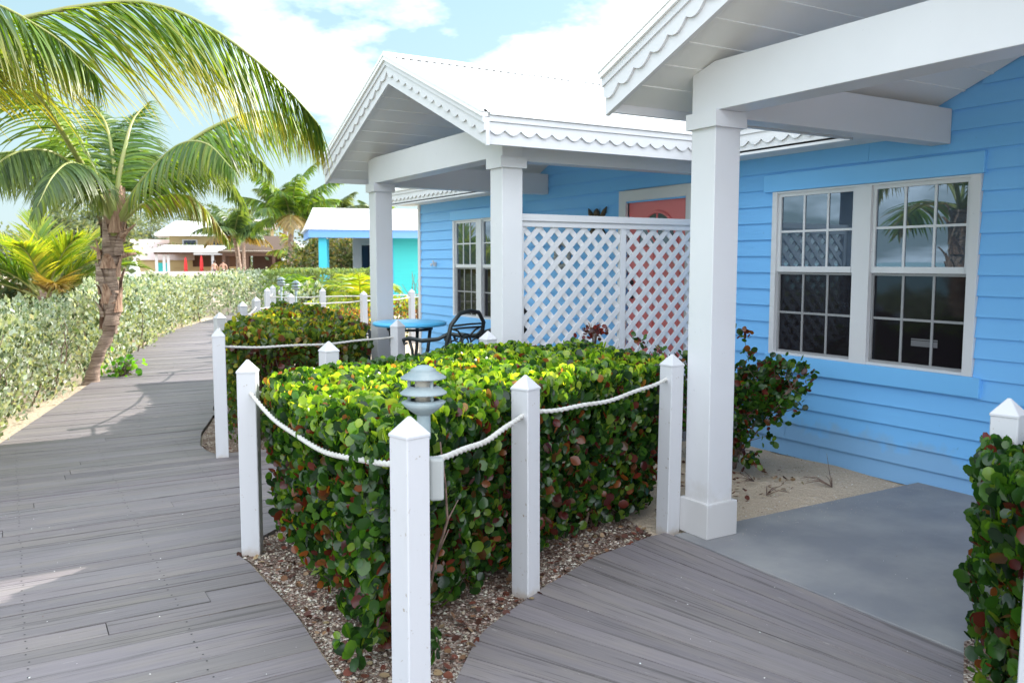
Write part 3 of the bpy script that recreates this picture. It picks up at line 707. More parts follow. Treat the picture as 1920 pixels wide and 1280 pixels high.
def door(y0, y1, z0, z1):
    tr = MB(); w_ = .11; X = WX - .036
    tr.box(X, WX + .06, y0 - w_, y0, z0, z1 + w_); tr.box(X, WX + .06, y1, y1 + w_, z0, z1 + w_); tr.box(X, WX + .06, y0, y1, z1, z1 + w_)
    cpart(tr, 'door_frame', WHITE, bev=.003)
    d = MB(); dx = WX + .012; d.box(dx, dx + .045, y0 + .004, y1 - .004, z0 + .01, z1 - .004)
    cy = (y0 + y1) / 2; 
    for (a, b, c, e_) in [(y0 + .12, cy - .05, z0 + .2, z0 + .75), (cy + .05, y1 - .12, z0 + .2, z0 + .75), (y0 + .12, cy - .05, z0 + .87, z0 + 1.42), (cy + .05, y1 - .12, z0 + .87, z0 + 1.42)]:
        d.box(dx - .008, dx, a, b, c, c + .03); d.box(dx - .008, dx, a, b, e_ - .03, e_); d.box(dx - .008, dx, a, a + .03, c + .03, e_ - .03); d.box(dx - .008, dx, b - .03, b, c + .03, e_ - .03)
    do = cpart(d, 'door', CORAL)
    rw, rh, bz = .29, .33, z1 - .45
    fgl = MB(); arc_ = [(cy + rw * math.cos(t), bz + rh * math.sin(t)) for t in np.linspace(0, PI, 25)]
    fgl.prism(arc_, lambda a, b, d_: (d_, a, b), dx - .004, dx - .002); cpart(fgl, 'fanlight_pane', FANGLASS, do)
    rim = MB()
    for rr in (1.0,): rim.tube([(dx - .006, cy + rw * math.cos(t) * rr, bz + rh * math.sin(t) * rr) for t in np.linspace(0, PI, 25)], .017, 6)
    rim.tube([(dx - .006, cy - rw, bz), (dx - .006, cy + rw, bz)], .015, 6)
    for t in (PI / 4, PI / 2, 3 * PI / 4): rim.tube([(dx - .006, cy, bz), (dx - .006, cy + rw * math.cos(t), bz + rh * math.sin(t))], .011, 6)
    cpart(rim, 'fanlight_frame', CORAL, do, recalc=False)
    hn = MB(); hy = y1 - .07
    hn.lathe([(.0, .0), (.028, .0), (.028, .01), (.012, .015), (.012, .035), (.026, .045), (.028, .06), (.0, .075)], n=16)
    hn.v = [(dx - z_, hy + x_, z0 + .98 + y_) for x_, y_, z_ in hn.v]; n0 = len(hn.v)
    k2 = MB(); k2.lathe([(.0, .0), (.026, .0), (.026, .012), (.0, .014)], n=16); k2.v = [(dx - z_, hy + x_, z0 + 1.12 + y_) for x_, y_, z_ in k2.v]
    cpart(k2, 'deadlock', BLACKIRON, do, recalc=False)
    cpart(hn, 'handle', BLACKIRON, do, recalc=False)
door(DOOR[0], DOOR[1], .23, 2.17); door(DOOR2[0], DOOR2[1], .006, 2.06)

# ---- fascia with scalloped trim
def fascia(p0, p1, outn, name='fascia'):
    """p0,p1 top outer corners, outn outward horizontal normal"""
    p0 = Vector(p0); p1 = Vector(p1); d = p1 - p0; Ln = math.hypot(d.x, d.y); nrm = Vector(outn)
    f = lambda s, h, n_: tuple(p0 + d * (s / Ln) + Vector((0, 0, h)) + nrm * n_)
    b = MB(); H = .20
    def slab_(h0, h1, n0, n1, s0=0, s1=None):
        s1 = Ln if s1 is None else s1
        vs_ = [f(s, h, n_) for n_ in (n0, n1) for h in (h0, h1) for s in (s0, s1)]
        b._add(vs_, [(0, 2, 3, 1), (4, 5, 7, 6), (0, 1, 5, 4), (2, 6, 7, 3), (0, 4, 6, 2), (1, 3, 7, 5)])
    slab_(-H, -.004, -.03, 0.0)                 # board
    slab_(-.042, .0, 0.001, .028)               # crown
    fa = cpart(b, name, WHITE)
    b2 = MB(); b2v = []
    per = .139; n = max(1, round(Ln / per)); m = 10; S = []; 
    for k in range(n * m + 1):
        s = Ln * k / (n * m); fr_ = (k % m) / m; S.append((s, -.096 - .036 * math.sin(PI * fr_)))
    vs_ = []; fs_ = []
    for s, h in S: vs_ += [f(s, -.0425, .016), f(s, h, .016), f(s, h, 0.001)]
    for k in range(len(S) - 1):
        a = k * 3; fs_ += [(a, a + 1, a + 4, a + 3), (a + 1, a + 2, a + 5, a + 4)]
    b2._add(vs_, fs_); b2._add([f(0, -.0425, .016), f(0, -.096, .016), f(0, -.096, .001), f(0, -.0425, .001)], [(0, 1, 2, 3)])
    b2._add([f(Ln, -.0425, .016), f(Ln, -.096, .016), f(Ln, -.096, .001), f(Ln, -.0425, .001)], [(0, 3, 2, 1)])
    cpart(b2, 'scalloped_trim', WHITE, fa)
    b3 = MB(); b = b3
    slab_(.002, .034, -.02, .045); cpart(b3, 'drip_edge', METAL, fa)
    return fa
XG = 3.0
for c, h in PORCH:
    he = h + .030; ze = EZ - .030 * SL
    fascia((XG, c - he, ze), (XG, c - .0004, EZ + h * SL), (-1, 0, 0), 'rake_board'); fascia((XG, c + he, ze), (XG, c + .0004, EZ + h * SL), (-1, 0, 0), 'rake_board')
    fascia((XG + .0305, c - h, EZ), (EX - .031, c - h, EZ), (0, -1, 0), 'eave_board'); fascia((XG + .0305, c + h, EZ), (EX - .031, c + h, EZ), (0, 1, 0), 'eave_board')
for a, b in ((Y0, .49), (3.972, 5.438), (8.962, 12.35)): fascia((EX, a, EZ), (EX, b, EZ), (-1, 0, 0), 'eave_board')
fascia((EX, 12.35, EZ), (8.3, 12.35, EZ + 3.2 * SL), (0, 1, 0), 'rake_board')
# main soffit
for q_ in ((EX, WX, Y0, .49, 2.425, 2.44), (EX, WX, 3.972, 5.438, 2.425, 2.44), (EX, WX, 8.962, 12.32, 2.425, 2.44), (WX, 11, YEND - .05, 12.32, 2.6, 2.615)):
    sf = MB(); sf.box(*q_); cpart(sf, 'soffit', SOFFIT)
# ---- roofs (corrugated sheet)
def corr(u): return .011 * math.sin(2 * PI * u / .076)
mr = MB(); ny = int((12.36 - Y0) / .0127); vs_ = []; RX = 8.3
for k in range(ny + 1):
    yy = Y0 + (12.36 - Y0) * k / ny; x0 = EX - .05
    for c, h in PORCH:
        if abs(yy - c) < h: x0 = max(x0, EX + (h - abs(yy - c)) + .0)
    cz = corr(yy)
    vs_ += [(x0, yy, EZ + .045 + (x0 - EX) * SL + cz), (RX, yy, EZ + .045 + (RX - EX) * SL + cz)]
mr._add(vs_, [(2 * k, 2 * k + 1, 2 * k + 3, 2 * k + 2) for k in range(ny)], True)
mr._add([(RX, Y0, EZ + .045 + (RX - EX) * SL), (RX, 12.36, EZ + .045 + (RX - EX) * SL), (11.9, 12.36, EZ), (11.9, Y0, EZ)], [(0, 1, 2, 3)])
mr.box(RX - .1, RX + .1, Y0, 12.37, EZ + .07 + (RX - EX) * SL, EZ + .10 + (RX - EX) * SL)
cpart(mr, 'main_roof', METAL, recalc=False)
for c, h in PORCH:
    pr = MB(); nxn = int((7.0 - XG + .04) / .0127)
    for sgn in (-1, 1):
        vs_ = []
        for k in range(nxn + 1):
            x = XG - .04 + (7.0 - XG + .04) * k / nxn; cz = corr(x); hh = h + .045 
            if x > EX: hh = max(0.0, h - (x - EX)) 
            vs_ += [(x, c + sgn * hh, EZ + .045 + (h - hh) * SL + cz), (x, c, EZ + .045 + h * SL + cz)]
        pr._add(vs_, [(2 * k, 2 * k + 1, 2 * k + 3, 2 * k + 2) for k in range(nxn)], True)
    pr.prism([(c - .12, EZ + .058 + (h - .12) * SL), (c, EZ + .060 + h * SL), (c + .12, EZ + .058 + (h - .12) * SL), (c, EZ + .074 + h * SL)], lambda a, b, d: (d, a, b), XG - .045, 6.8)
    for sgn in (-1, 1):  # verge flashing
        pr.prism([(c + sgn * (h + .04), EZ + .036 - .04 * SL), (c, EZ + .036 + h * SL), (c, EZ + .066 + h * SL), (c + sgn * (h + .04), EZ + .066 - .04 * SL)], lambda a, b, d: (d, a, b), XG - .05, XG - .02)
    cpart(pr, 'porch_roof', METAL, recalc=False)
    # boarded ceiling following the roof slope
    ce = MB(); pw = .185; 
    for sgn in (-1, 1):
        s_ = 0.031
        while s_ < h - .01:
            s2 = min(s_ + pw, h)
            for (a, b, lift) in ((s_, s2 - .014, 0.0), (s2 - .014, s2, -.005)):
                za, zb = EZ - .165 + a * SL, EZ - .165 + b * SL
                ya, yb = c + sgn * (h - a), c + sgn * (h - b)
                ce.prism([(ya, za + lift), (yb, zb + lift), (yb, zb + .02), (ya, za + .02)], lambda p, q, d: (d, p, q), XG + .031, WX - .02)
            s_ = s2
    cpart(ce, 'porch_ceiling', SOFFIT)
    ya, yb = (c - 1.31, c + 1.31) if c < 5 else (5.84, 8.46)
    if c < 5: ya, yb = .92, 3.54
    zf = .006 if c < 5 else .231
    # beams
    zr = lambda y_: EZ - .165 + SL * (h - abs(y_ - c))
    bm_ = MB(); A, B = ya - .095, yb + .095; zt = 2.632
    bm_.prism([(A, 2.372), (B, 2.372), (B, min(zt, zr(B) + .004)), (B - .17, zt), (A + .17, zt), (A, min(zt, zr(A) + .004))], lambda p, q, d: (d, p, q), PCX - .092, PCX + .092)
    cpart(bm_, 'front_beam', WHITE, bev=.003)
    for yy in (ya, yb):
        sb = MB(); sb.box(PCX + .0925, WX - .02, yy - .07, yy + .07, 2.345, 2.575); cpart(sb, 'side_beam', WHITE, bev=.003)
        cl = MB(); t = .093
        cl.box(PCX - t, PCX + t, yy - t, yy + t, zf, 2.3715)
        co = cpart(cl, 'porch_column', WHITE, bev=.004)
        cp_ = MB(); t = .117
        for z0, z1 in ((2.285, 2.3705),):
            cp_.box(PCX - t, PCX - .0935, yy - t, yy + t, z0, z1); cp_.box(PCX + .0935, PCX + t, yy - t, yy + t, z0, z1); cp_.box(PCX - .0935, PCX + .0935, yy - t, yy - .0935, z0, z1); cp_.box(PCX - .0935, PCX + .0935, yy + .0935, yy + t, z0, z1)
        cpart(cp_, 'capital', WHITE, co)
        bs = MB(); t = .116; bs.box(PCX - t, PCX + t, yy - t, yy + t, zf, zf + .2); cpart(bs, 'base_block', WHITE, co, bev=.004)
# vent pipe on the main roof slope
vp = MB(); vp.lathe([(.05, -.15), (.05, .10), (.075, .10), (.075, .14), (0, .15)], (6.9, 8.6, EZ + (6.9 - EX) * SL + .1), 14); cpart(vp, 'vent_pipe', GREYALU)

# ---- lattice screen of the far porch
la = MB(); LY = 5.84; X0, X1 = PCX + .10, WX - .04; ZB, ZT = .32, 1.84
fz = [(X0, X0 + .05, ZB, ZT), (X1 - .05, X1, ZB, ZT), (4.545, 4.60, ZB, ZT)]
for a, b, c, d in fz: la.box(a, b, LY - .022, LY + .022, c, d)
la.box(X0, X1, LY - .028, LY + .028, ZT, ZT + .045); la.box(X0, X1, LY - .045, LY + .045, ZT + .046, ZT + .1)
la.box(X0, X1, LY - .028, LY + .028, ZB - .06, ZB)
scr = cpart(la, 'lattice_frame', WHITE)
def clip_diag(x0, x1, z0, z1, c, w_, sg):
    """strip |z - sg*x - c| < w clipped to rectangle -> polygon (Sutherland-Hodgman)"""
    poly = [(x0, z0), (x1, z0), (x1, z1), (x0, z1)]
    for s_ in (1, -1):
        out = []; g_ = lambda p: w_ - s_ * (p[1] - sg * p[0] - c)
        for i in range(len(poly)):
            p, q = poly[i], poly[(i + 1) % len(poly)]; gp, gq = g_(p), g_(q)
            if gp >= 0: out.append(p)
            if (gp >= 0) != (gq >= 0): t = gp / (gp - gq); out.append((p[0] + (q[0] - p[0]) * t, p[1] + (q[1] - p[1]) * t))
        poly = out
        if len(poly) < 3: return []
    return poly
for (a, b) in ((X0 + .05, 4.545), (4.60, X1 - .05)):
    for sg, (d0, d1) in ((1, (LY - .012, LY - .0005)), (-1, (LY + .0005, LY + .012))):
        lt = MB(); c = -8
        while c < 9:
            pl = clip_diag(a, b, ZB, ZT, c, .0315, sg)
            if len(pl) >= 3: lt.prism(pl, lambda p, q, d: (p, d, q), d0, d1)
            c += .149
        cpart(lt, 'lattice_slats', WHITE, scr)

# things fixed to the wall
o = empty('wall_lantern', (5.48, 9.02, 2.12), 0, 'small dark porch lantern on the blue wall beside the far porch column', 'lantern')
b = MB(); b.box(-.02, .0, -.05, .05, -.08, .10); b.tube([(-.01, 0, .07), (-.07, 0, .11), (-.11, 0, .08)], .009, 6); b.lathe([(0, .09), (.06, .05), (.065, .04), (.0, .04)], (-.11, 0, 0), 8); b.lathe([(0, -.11), (.04, -.10), (.045, -.09), (0, -.09)], (-.11, 0, 0), 8)
for k in range(4): t = PI / 4 + k * PI / 2; b.tube([(-.11 + .045 * math.cos(t), .045 * math.sin(t), -.09), (-.11 + .055 * math.cos(t), .055 * math.sin(t), .04)], .005, 5)
b.build('bracket', BLACKIRON, o, recalc=False)
b = MB(); b.lathe([(0, -.088), (.036, -.088), (.046, .038), (0, .038)], (-.11, 0, 0), 12); b.build('glass', LAMPGLASS, o, recalc=False)
b = MB()  # turtle-shaped ornament
b.lathe([(0, .035), (.06, .028), (.10, .010), (.11, 0)], n=18); b.v = [(-z_ , x_ * 1.15, y_ * .9) for x_, y_, z_ in b.v]
for (yy, zz, a, l) in [(.09, .08, .9, .12), (-.09, .08, 2.2, .12), (.09, -.08, -.7, .08), (-.09, -.08, -2.4, .08)]:
    b.tube([(-.008, yy * .7, zz * .7), (-.012, yy + math.cos(a) * l * .5, zz + math.sin(a) * l * .5), (-.006, yy + math.cos(a) * l, zz + math.sin(a) * l)], [.03, .026, .006], 6)
b.tube([(-.01, 0, .08), (-.02, 0, .13), (-.015, 0, .165)], [.03, .035, .012], 8)
o = b.build('wall_ornament', BROWN, recalc=False); o.location = (5.475, 7.41, 1.96); tag(o, 'dark brown carved turtle shape on the blue wall just left of the coral door', 'wall ornament')
b = MB(); r_ = random.Random(3)
for k in range(26):
    t = 2 * PI * k / 26; rr = .13 + r_.uniform(-.01, .01); b.lathe([(0, .028), (.022, .018), (.03, 0), (.02, -.012)], (0, 0, 0), 8)
    m0 = len(b.v) - 32; s_ = r_.uniform(.8, 1.25)
    for q_ in range(m0, len(b.v)): x_, y_, z_ = b.v[q_]; b.v[q_] = (-.01 - z_ * s_, rr * math.cos(t) + x_ * s_, rr * math.sin(t) + y_ * s_)
o = b.build('shell_wreath', SHELL, recalc=False); o.location = (5.47, 8.06, 1.64); tag(o, 'grey ring of shells hung on the blue wall behind the lattice', 'wreath')
b = MB(); b.box(-.03, 0, -.02, .02, -.03, .03); b.tube([(-.02, 0, 0), (-.07, 0, 0), (-.085, 0, -.03)], .011, 7); b.tube([(-.045, 0, .0), (-.045, 0, .045)], .006, 6); b.tube([(-.045, -.03, .045), (-.045, .03, .045)], .006, 6)
b.tube([(-.02, .03, 0), (-.02, .16, .0)], .006, 6)
o = b.build('garden_tap', WHITE, recalc=False); o.location = (5.478, 11.42, 1.53); tag(o, 'small white tap fixed on the blue wall near its far corner', 'tap')
nl = MB(); nl.box(-.001, 0, -.1, .1, -.02, .02); nl.box(-.001, 0, -.1, .1, .024, .034); o = nl.build('pane_mark', paint('mark', (.14, .14, .15))); o.location = (5.5168, 3.62, .985); tag(o, 'small pale grey slip on the lower right window pane', 'marking')  # two thin grey bars laid flat on the pane

# ================================================================== ROPE POSTS
pm = MB(); t = .049
pm.box(-t, t, -t, t, -.12, .972)
post_mesh_b = pm
def make_post():
    me_o = MB(); c = .004
    ring = lambda s, z: [(-s + c, -s, z), (s - c, -s, z), (s, -s + c, z), (s, s - c, z), (s - c, s, z), (-s + c, s, z), (-s, s - c, z), (-s, -s + c, z)]
    levels = [(t, -.12), (t, .0), (t, .35), (t, .7), (t, .972), (.052, .974), (.052, .982)]
    vs_ = []; 
    for s_, z in levels: vs_ += ring(s_, z)
    n = len(levels); fs_ = [(i * 8 + k, i * 8 + (k + 1) % 8, (i + 1) * 8 + (k + 1) % 8, (i + 1) * 8 + k) for i in range(n - 1) for k in range(8)]
    vs_ += ring(.006, 1.04); fs_ += [((n - 1) * 8 + k, (n - 1) * 8 + (k + 1) % 8, n * 8 + (k + 1) % 8, n * 8 + k) for k in range(8)]
    fs_.append(tuple(n * 8 + k for k in range(8)))
    me_o._add(vs_, fs_); return me_o.build('rope_post', POST)
posts = [(1.14, 2.60, 15, 'white rope post nearest the camera at the tip of the green hedge', 0),
 (1.08, 4.57, -25, 'white rope post at the boardwalk edge where the green hedge begins', 0),
 (2.05, 3.32, 22, 'white rope post half hidden in leaves to the right of the pagoda lamp', 0),
 (3.25, 3.69, 4, 'white rope post standing beside the near porch column', 0),
 (1.43, 6.97, -11, 'white rope post at the front corner of the reddish hedge past the side path', 0),
 (1.77, 5.31, 8, 'white rope post whose cap just shows above the back of the green hedge', 0),
 (3.06, 7.19, 20, 'white rope post in front of the turquoise patio table', 0),
 (3.08, 5.53, 5, 'white rope post touching the far porch column beside the lattice', 0),
 (1.87, 9.07, 10, 'white rope post just behind the corner post of the reddish hedge', 0),
 (2.64, 11.35, 5, 'white rope post on the path behind the reddish hedge, second after its corner post', 1),
 (3.23, 13.01, 12, 'white rope post where the path bends, third after the corner of the reddish hedge', 1),
 (4.50, 17.22, 5, 'distant white rope post by the path, nearest of the far four', 1),
 (5.14, 19.14, 9, 'distant white rope post by the path, second of the far four', 1),
 (5.83, 21.0, 4, 'distant white rope post by the path, third of the far four', 1),
 (6.27, 22.05, 14, 'distant white rope post by the path, farthest of all', 1),
 (4.07, 14.06, 8, 'white rope post beside the farther pagoda lamps', 1),
 (5.46, 16.65, 5, 'white rope post in front of the cyan pillar of the teal cottage', 1),
 (5.49, 14.43, 10, 'white rope post just left of the far porch column, before the small palm', 1),
 (6.86, 15.41, 6, 'white rope post between the far porch column and the blue cottage corner', 1),
 (3.285, 1.79, 12, 'white rope post with tangled string at the right edge, above the hedge', 0),
 (2.558, 1.262, 10, 'white rope post cut off by the bottom right edge of the picture', 0)]
p0 = make_post(); PO = {}
for i, (x, y, rz, lab, far) in enumerate(posts):
    o = p0 if i == 0 else p0.copy()
    if i: col.objects.link(o)
    o.location = (x, y, random.uniform(-.008, .008) if i else 0); o.rotation_euler = (R(random.uniform(-.5, .5)), R(random.uniform(-.5, .5)), R(rz))
    tag(o, lab, 'post', 'white rope posts along the beds'); PO[i] = (x, y)

def rope(a, b, z0, z1, sag, r, lab, seg=60, low=False):
    A = Vector((*a, z0)); B = Vector((*b, z1)); pts = []
    d = (B - A).normalized()
    for k in range(seg + 1):
        f = k / seg; p = A.lerp(B, f); p.z -= sag * 4 * f * (1 - f); p.z += .004 * math.sin(f * 17 + a[0]); pts.append(p - A)
    ln = (B - A).length
    tw = (lambda i, t: 1 + .26 * math.cos(3 * t - i * (ln / seg) * 2 * PI / .04)) if not low else None
    m = MB(); m.tube(pts, r, 12 if not low else 6, twist=tw)
    o = m.build('rope', ROPE, recalc=False); o.location = A
    return tag(o, lab, 'rope', 'ropes strung between the white posts')
rope(PO[1], PO[0], .875, .885, .115, .0098, 'frayed white rope sagging from the hedge corner post to the nearest post', 260)
rope(PO[0], PO[2], .885, .865, .05, .0105, 'white rope rising right of the pagoda lamp to the leafy post', 220)
rope(PO[2], PO[3], .865, .90, .045, .0098, 'white rope reaching to the post beside the near porch column', 200)
rope(PO[4], PO[6], .885, .885, .03, .009, 'grey white rope crossing in front of the reddish hedge', 120)
rope(PO[1], PO[5], .875, .88, .08, .011, 'rope buried in the back of the green hedge', 80)
rope(PO[4], PO[8], .885, .885, .08, .011, 'rope running along the path side of the reddish hedge', 60, True)
rope(PO[8], PO[9], .885, .885, .09, .011, 'rope behind the reddish hedge between the first path posts', 60, True)
rope(PO[9], PO[10], .885, .885, .05, .011, 'rope at the path bend between the second and third path posts', 40, True)
rope(PO[10], PO[15], .87, .87, .03, .012, 'short rope leading to the post beside the far pagoda lamps', 30, True)
rope(PO[15], PO[17], .87, .87, .02, .013, 'near one of two straight ropes, left of the far porch column', 30, True)
rope(PO[17], PO[18], .87, .87, .02, .013, 'near one of two straight ropes, right of the far porch column', 30, True)
rope(PO[18], (8.6, 16.4), .87, .87, .02, .013, 'rope running behind the corner of the blue cottage', 30, True)
rope(PO[11], PO[16], .87, .87, .02, .014, 'far one of two straight ropes, left of the cyan pillar', 30, True)
rope(PO[16], (8.9, 17.2), .87, .87, .02, .014, 'far one of two straight ropes, right of the cyan pillar', 30, True)
rope(PO[11], PO[12], .87, .87, .03, .014, 'distant rope between the nearest two of the far posts', 20, True)
rope(PO[12], PO[13], .87, .87, .03, .014, 'distant rope between the middle two of the far posts', 20, True)
rope(PO[13], PO[14], .87, .87, .02, .014, 'distant rope ending at the farthest post', 20, True)
m = MB(); r_ = random.Random(5)
for k in range(7):
    pts = [Vector((0, 0, 0))]
    for j in range(7): pts.append(pts[-1] + Vector((r_.uniform(-.05, .02), r_.uniform(-.045, .015), r_.uniform(-.05, .03))))
    m.tube(pts, [.006] * 8 if k < 3 else [.0025] * 8, 6)
o = m.build('frayed_rope_end', ROPE, recalc=False); o.location = (3.23, 1.75, .84); tag(o, 'frayed white rope end tangled on the right hand post', 'rope')

# ================================================================== PATH LIGHTS
def pagoda(loc, h, lab, group=None):
    root = empty('path_light', loc, .4, lab, 'path light', 'pagoda path lights')
    b = MB(); b.lathe([(.012, -.1), (.013, h - .20), (.012, h - .20)], n=12); b.lathe([(.022, h - .26), (.022, h - .175), (.014, h - .17)], n=14); b.build('stake', LAMPM, root, recalc=False)
    b = MB(); b.lathe([(.0, h), (.018, h - .002), (.042, h - .016), (.040, h - .020), (.074, h - .042), (.073, h - .047), (.0, h - .040)], n=28); b.build('cap', LAMPM, root, recalc=False)
    b = MB(); b.lathe([(.044, h - .072), (.050, h - .076), (.076, h - .096), (.075, h - .101), (.042, h - .088)], n=28); b.build('louvre', LAMPM, root, recalc=False)
    b = MB(); b.lathe([(.050, h - .122), (.072, h - .130), (.058, h - .148), (.034, h - .168), (.014, h - .180), (.0, h - .18)], n=28); b.build('bowl', LAMPM, root, recalc=False)
    b = MB(); b.lathe([(.0, h - .130), (.028, h - .130), (.028, h - .045), (0, h - .045)], n=18); b.build('lens', LAMPGLASS, root, recalc=False)
    for k in range(3):
        a = k * 2.094 + .3; b = MB(); b.tube([(.046 * math.cos(a), .046 * math.sin(a), h - .135), (.046 * math.cos(a), .046 * math.sin(a), h - .042)], .006, 6)
        b.build('strut', LAMPM, root, recalc=False)
    root.scale = (1.08, 1.08, 1.0)
    return root
pagoda((1.236, 2.685, 0), 1.20, 'weathered grey green pagoda path light rising out of the hedge beside the nearest post')
pagoda((4.45, 16.0, 0), 1.28, 'distant pagoda path light seen above the far rope posts')
pagoda((4.36, 14.75, 0), 1.24, 'distant pale pagoda path light beside the rope post before the small palm')
b = MB(); b.box(-.025, .025, -.028, .028, -.075, .075); o = b.build('outlet_box', BOXM, None, bev=.009)
o.location = (1.268, 2.655, .80); o.rotation_euler = (0, 0, R(-20)); tag(o, 'small grey outlet box fixed behind the nearest rope post', 'outlet box')

# ================================================================== HEDGES
HA = [(1.15, 2.82), (1.5, 3.12), (2.1, 3.42), (2.7, 3.72), (3.28, 3.86), (3.75, 4.3), (3.80, 5.30), (2.85, 5.38), (1.95, 5.18), (1.18, 4.70), (1.12, 3.8)]
SUNLIT_TOP = [(.085, .20, .025), (.16, .30, .03), (.26, .40, .04), (.40, .50, .07), (.42, .19, .05)]  # top-leaf colours brightened to carry the sunlit look
hedge('hedge', 'large clipped green hedge with round glossy leaves inside the near rope posts', HA, .93, 56000, .053, .22, (2.2, 4.0), topcol=(SUNLIT_TOP, [2, 3, 3, 1.8, .5]), stems=46, seed=1)
HB = [(1.56, 7.22), (2.1, 7.25), (2.84, 7.36), (3.04, 8.1), (3.3, 9.3), (3.6, 11.4), (3.1, 11.6), (2.45, 9.8), (1.98, 8.7), (1.66, 7.9)]
RB = [(.26, .13, .03), (.36, .34, .05), (.20, .07, .03), (.15, .22, .04), (.065, .12, .03), (.035, .08, .022), (.09, .03, .022)]
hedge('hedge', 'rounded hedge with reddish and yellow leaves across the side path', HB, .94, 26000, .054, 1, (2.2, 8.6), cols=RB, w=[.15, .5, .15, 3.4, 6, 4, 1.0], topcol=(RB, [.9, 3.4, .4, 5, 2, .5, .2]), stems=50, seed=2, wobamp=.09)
HC = [(3.31, 1.90), (3.02, 1.75), (2.76, 1.56), (2.64, 1.36), (2.66, .7), (3.6, .6), (4.6, .7), (4.6, 1.86)]
hedge('hedge', 'dark green hedge with round leaves filling the bottom right corner', HC, .86, 17000, .054, .35, (3.2, 1.4), stems=30, seed=3, taper=.0)
HD = [(3.5, 14.6), (5.5, 14.75), (6.9, 15.7), (9.4, 16.7), (9.4, 17.1), (5.4, 16.4), (4.6, 16.9), (3.9, 15.4)]
hedge('hedge', 'low reddish hedge between the two straight far ropes', HD, .62, 5000, .085, 1, (6, 15.8), cols=RB, w=[2, 1, 2, 2, 2, 2, 2], tv=T_MID_V, tf=T_LONG_F, stems=20, seed=4)
HE = [(4.8, 17.7), (5.6, 17.1), (9.5, 17.9), (9.8, 20.5), (6.4, 21)]
hedge('hedge', 'low yellow green planting in front of the teal cottage', HE, .66, 5000, .09, .6, (7, 19), cols=RB + [(.22, .30, .04)], w=[.6, 1.5, .6, 3, 2, 1, .6, 4], tv=T_MID_V, tf=T_LONG_F, stems=16, seed=5)
HF = [(5.9, 23.2), (7.2, 22.6), (9.6, 23.1), (9.6, 24.6), (6.6, 24.4)]
hedge('hedge', 'pale green clipped hedge in front of the teal porch', HF, 1.34, 7000, .10, .1, (9, 23.8), mat=SILVER, cols=[(.16, .24, .08), (.24, .32, .12), (.10, .16, .05)], w=[3, 3, 2], tv=T_MID_V, tf=T_LONG_F, stems=16, seed=6)
# bush between wall and near porch column
def bush(name, label, loc, blobs, n, size, cols, w, tv=T_ROUND_V, tf=T_ROUND_F, stems=14, mat=LEAF, cat='bush', lean=.0):
    root = empty(name, (*loc, 0), 0, label, cat); P = []; Dd = []; b = MB()
    for i in range(stems):
        bl = blobs[i % len(blobs)]; u = norm(rng.normal(size=3)) * np.array(bl[3:]) * .8; e = np.array(bl[:3]) + u
        m_ = np.array([e[0] * .35 + random.uniform(-.05, .05), e[1] * .35 + random.uniform(-.05, .05), e[2] * .45])
        path = spline([(random.uniform(-.05, .05), random.uniform(-.05, .05), -.03), m_, e], 8)
        b.tube([tuple(p) for p in path], list(np.linspace(.010, .0025, 8)), 5)
        for k in range(8):
            q = path[4 + k % 4] * .5 + e * .5 + rng.normal(size=3) * .05; q2 = q + rng.normal(size=3) * .07 + (0, 0, .03); b.tube([tuple(path[4 + k % 4]), tuple(q), tuple(q2)], [.004, .003, .0015], 4)
            P += [q2 + rng.normal(size=3) * .03 for _ in range(max(1, n // (stems * 8)))]
    b.build('branches', TWIG, root, recalc=False)
    P = np.array(P); D = norm(P - np.array([0, 0, .3])) + .7 * rng.normal(size=P.shape); D = norm(D)
    leaf_cloud('foliage', P, D, norm(rng.normal(size=P.shape) + np.array([-.3, -.5, .5])), size * (.6 + .6 * rng.random(len(P))), pick(len(P), cols, w), mat, root, tv, tf)
    return root
bush('bush', 'loose sparse bush with round green and red leaves against the blue wall', (4.72, 4.68),
     [(.14, -.22, .62, .24, .20, .18), (-.02, .0, .58, .26, .26, .26), (.24, -.36, .62, .18, .15, .12), (.05, -.1, .5, .25, .25, .2), (-.05, .05, .30, .2, .2, .2), (-.25, .3, .6, .3, .3, .3), (-.35, .55, .5, .4, .3, .4)], 3400, .052, GREENS + REDS, [3, 4, 3, 1, 2, .8, .6, 1.2], stems=30)
bush('weed', 'small bright green weed at the left edge of the boardwalk', (1.33, 12.7), [(0, 0, .08, .13, .10, .07)], 130, .085, [(.10, .30, .02), (.16, .38, .03), (.05, .18, .02)], [2, 2, 1], stems=10)
b = MB(); r_ = random.Random(9)
for k in range(9):
    a = r_.uniform(0, 6.28); b.tube([(0, 0, 0), (.02 * math.cos(a), .02 * math.sin(a), .16), (.05 * math.cos(a), .05 * math.sin(a), .24)], [.004, .003, .002], 5)
o = b.build('stalks', TWIG, None, recalc=False); root = empty('red_plant', (3.82, 5.2, .86), 0, 'dark red sprig poking above the hedge in front of the lattice', 'plant'); o.parent = root
P = rng.normal(size=(60, 3)) * np.array([.05, .05, .02]) + (0, 0, .17); D = norm(rng.normal(size=(60, 3)) + (0, 0, .5))
leaf_cloud('leaves', P, D, rng.normal(size=(60, 3)), .026 + .02 * rng.random(60), pick(60, [(.14, .02, .03), (.07, .02, .025)], [1, 1]), LEAF, root)

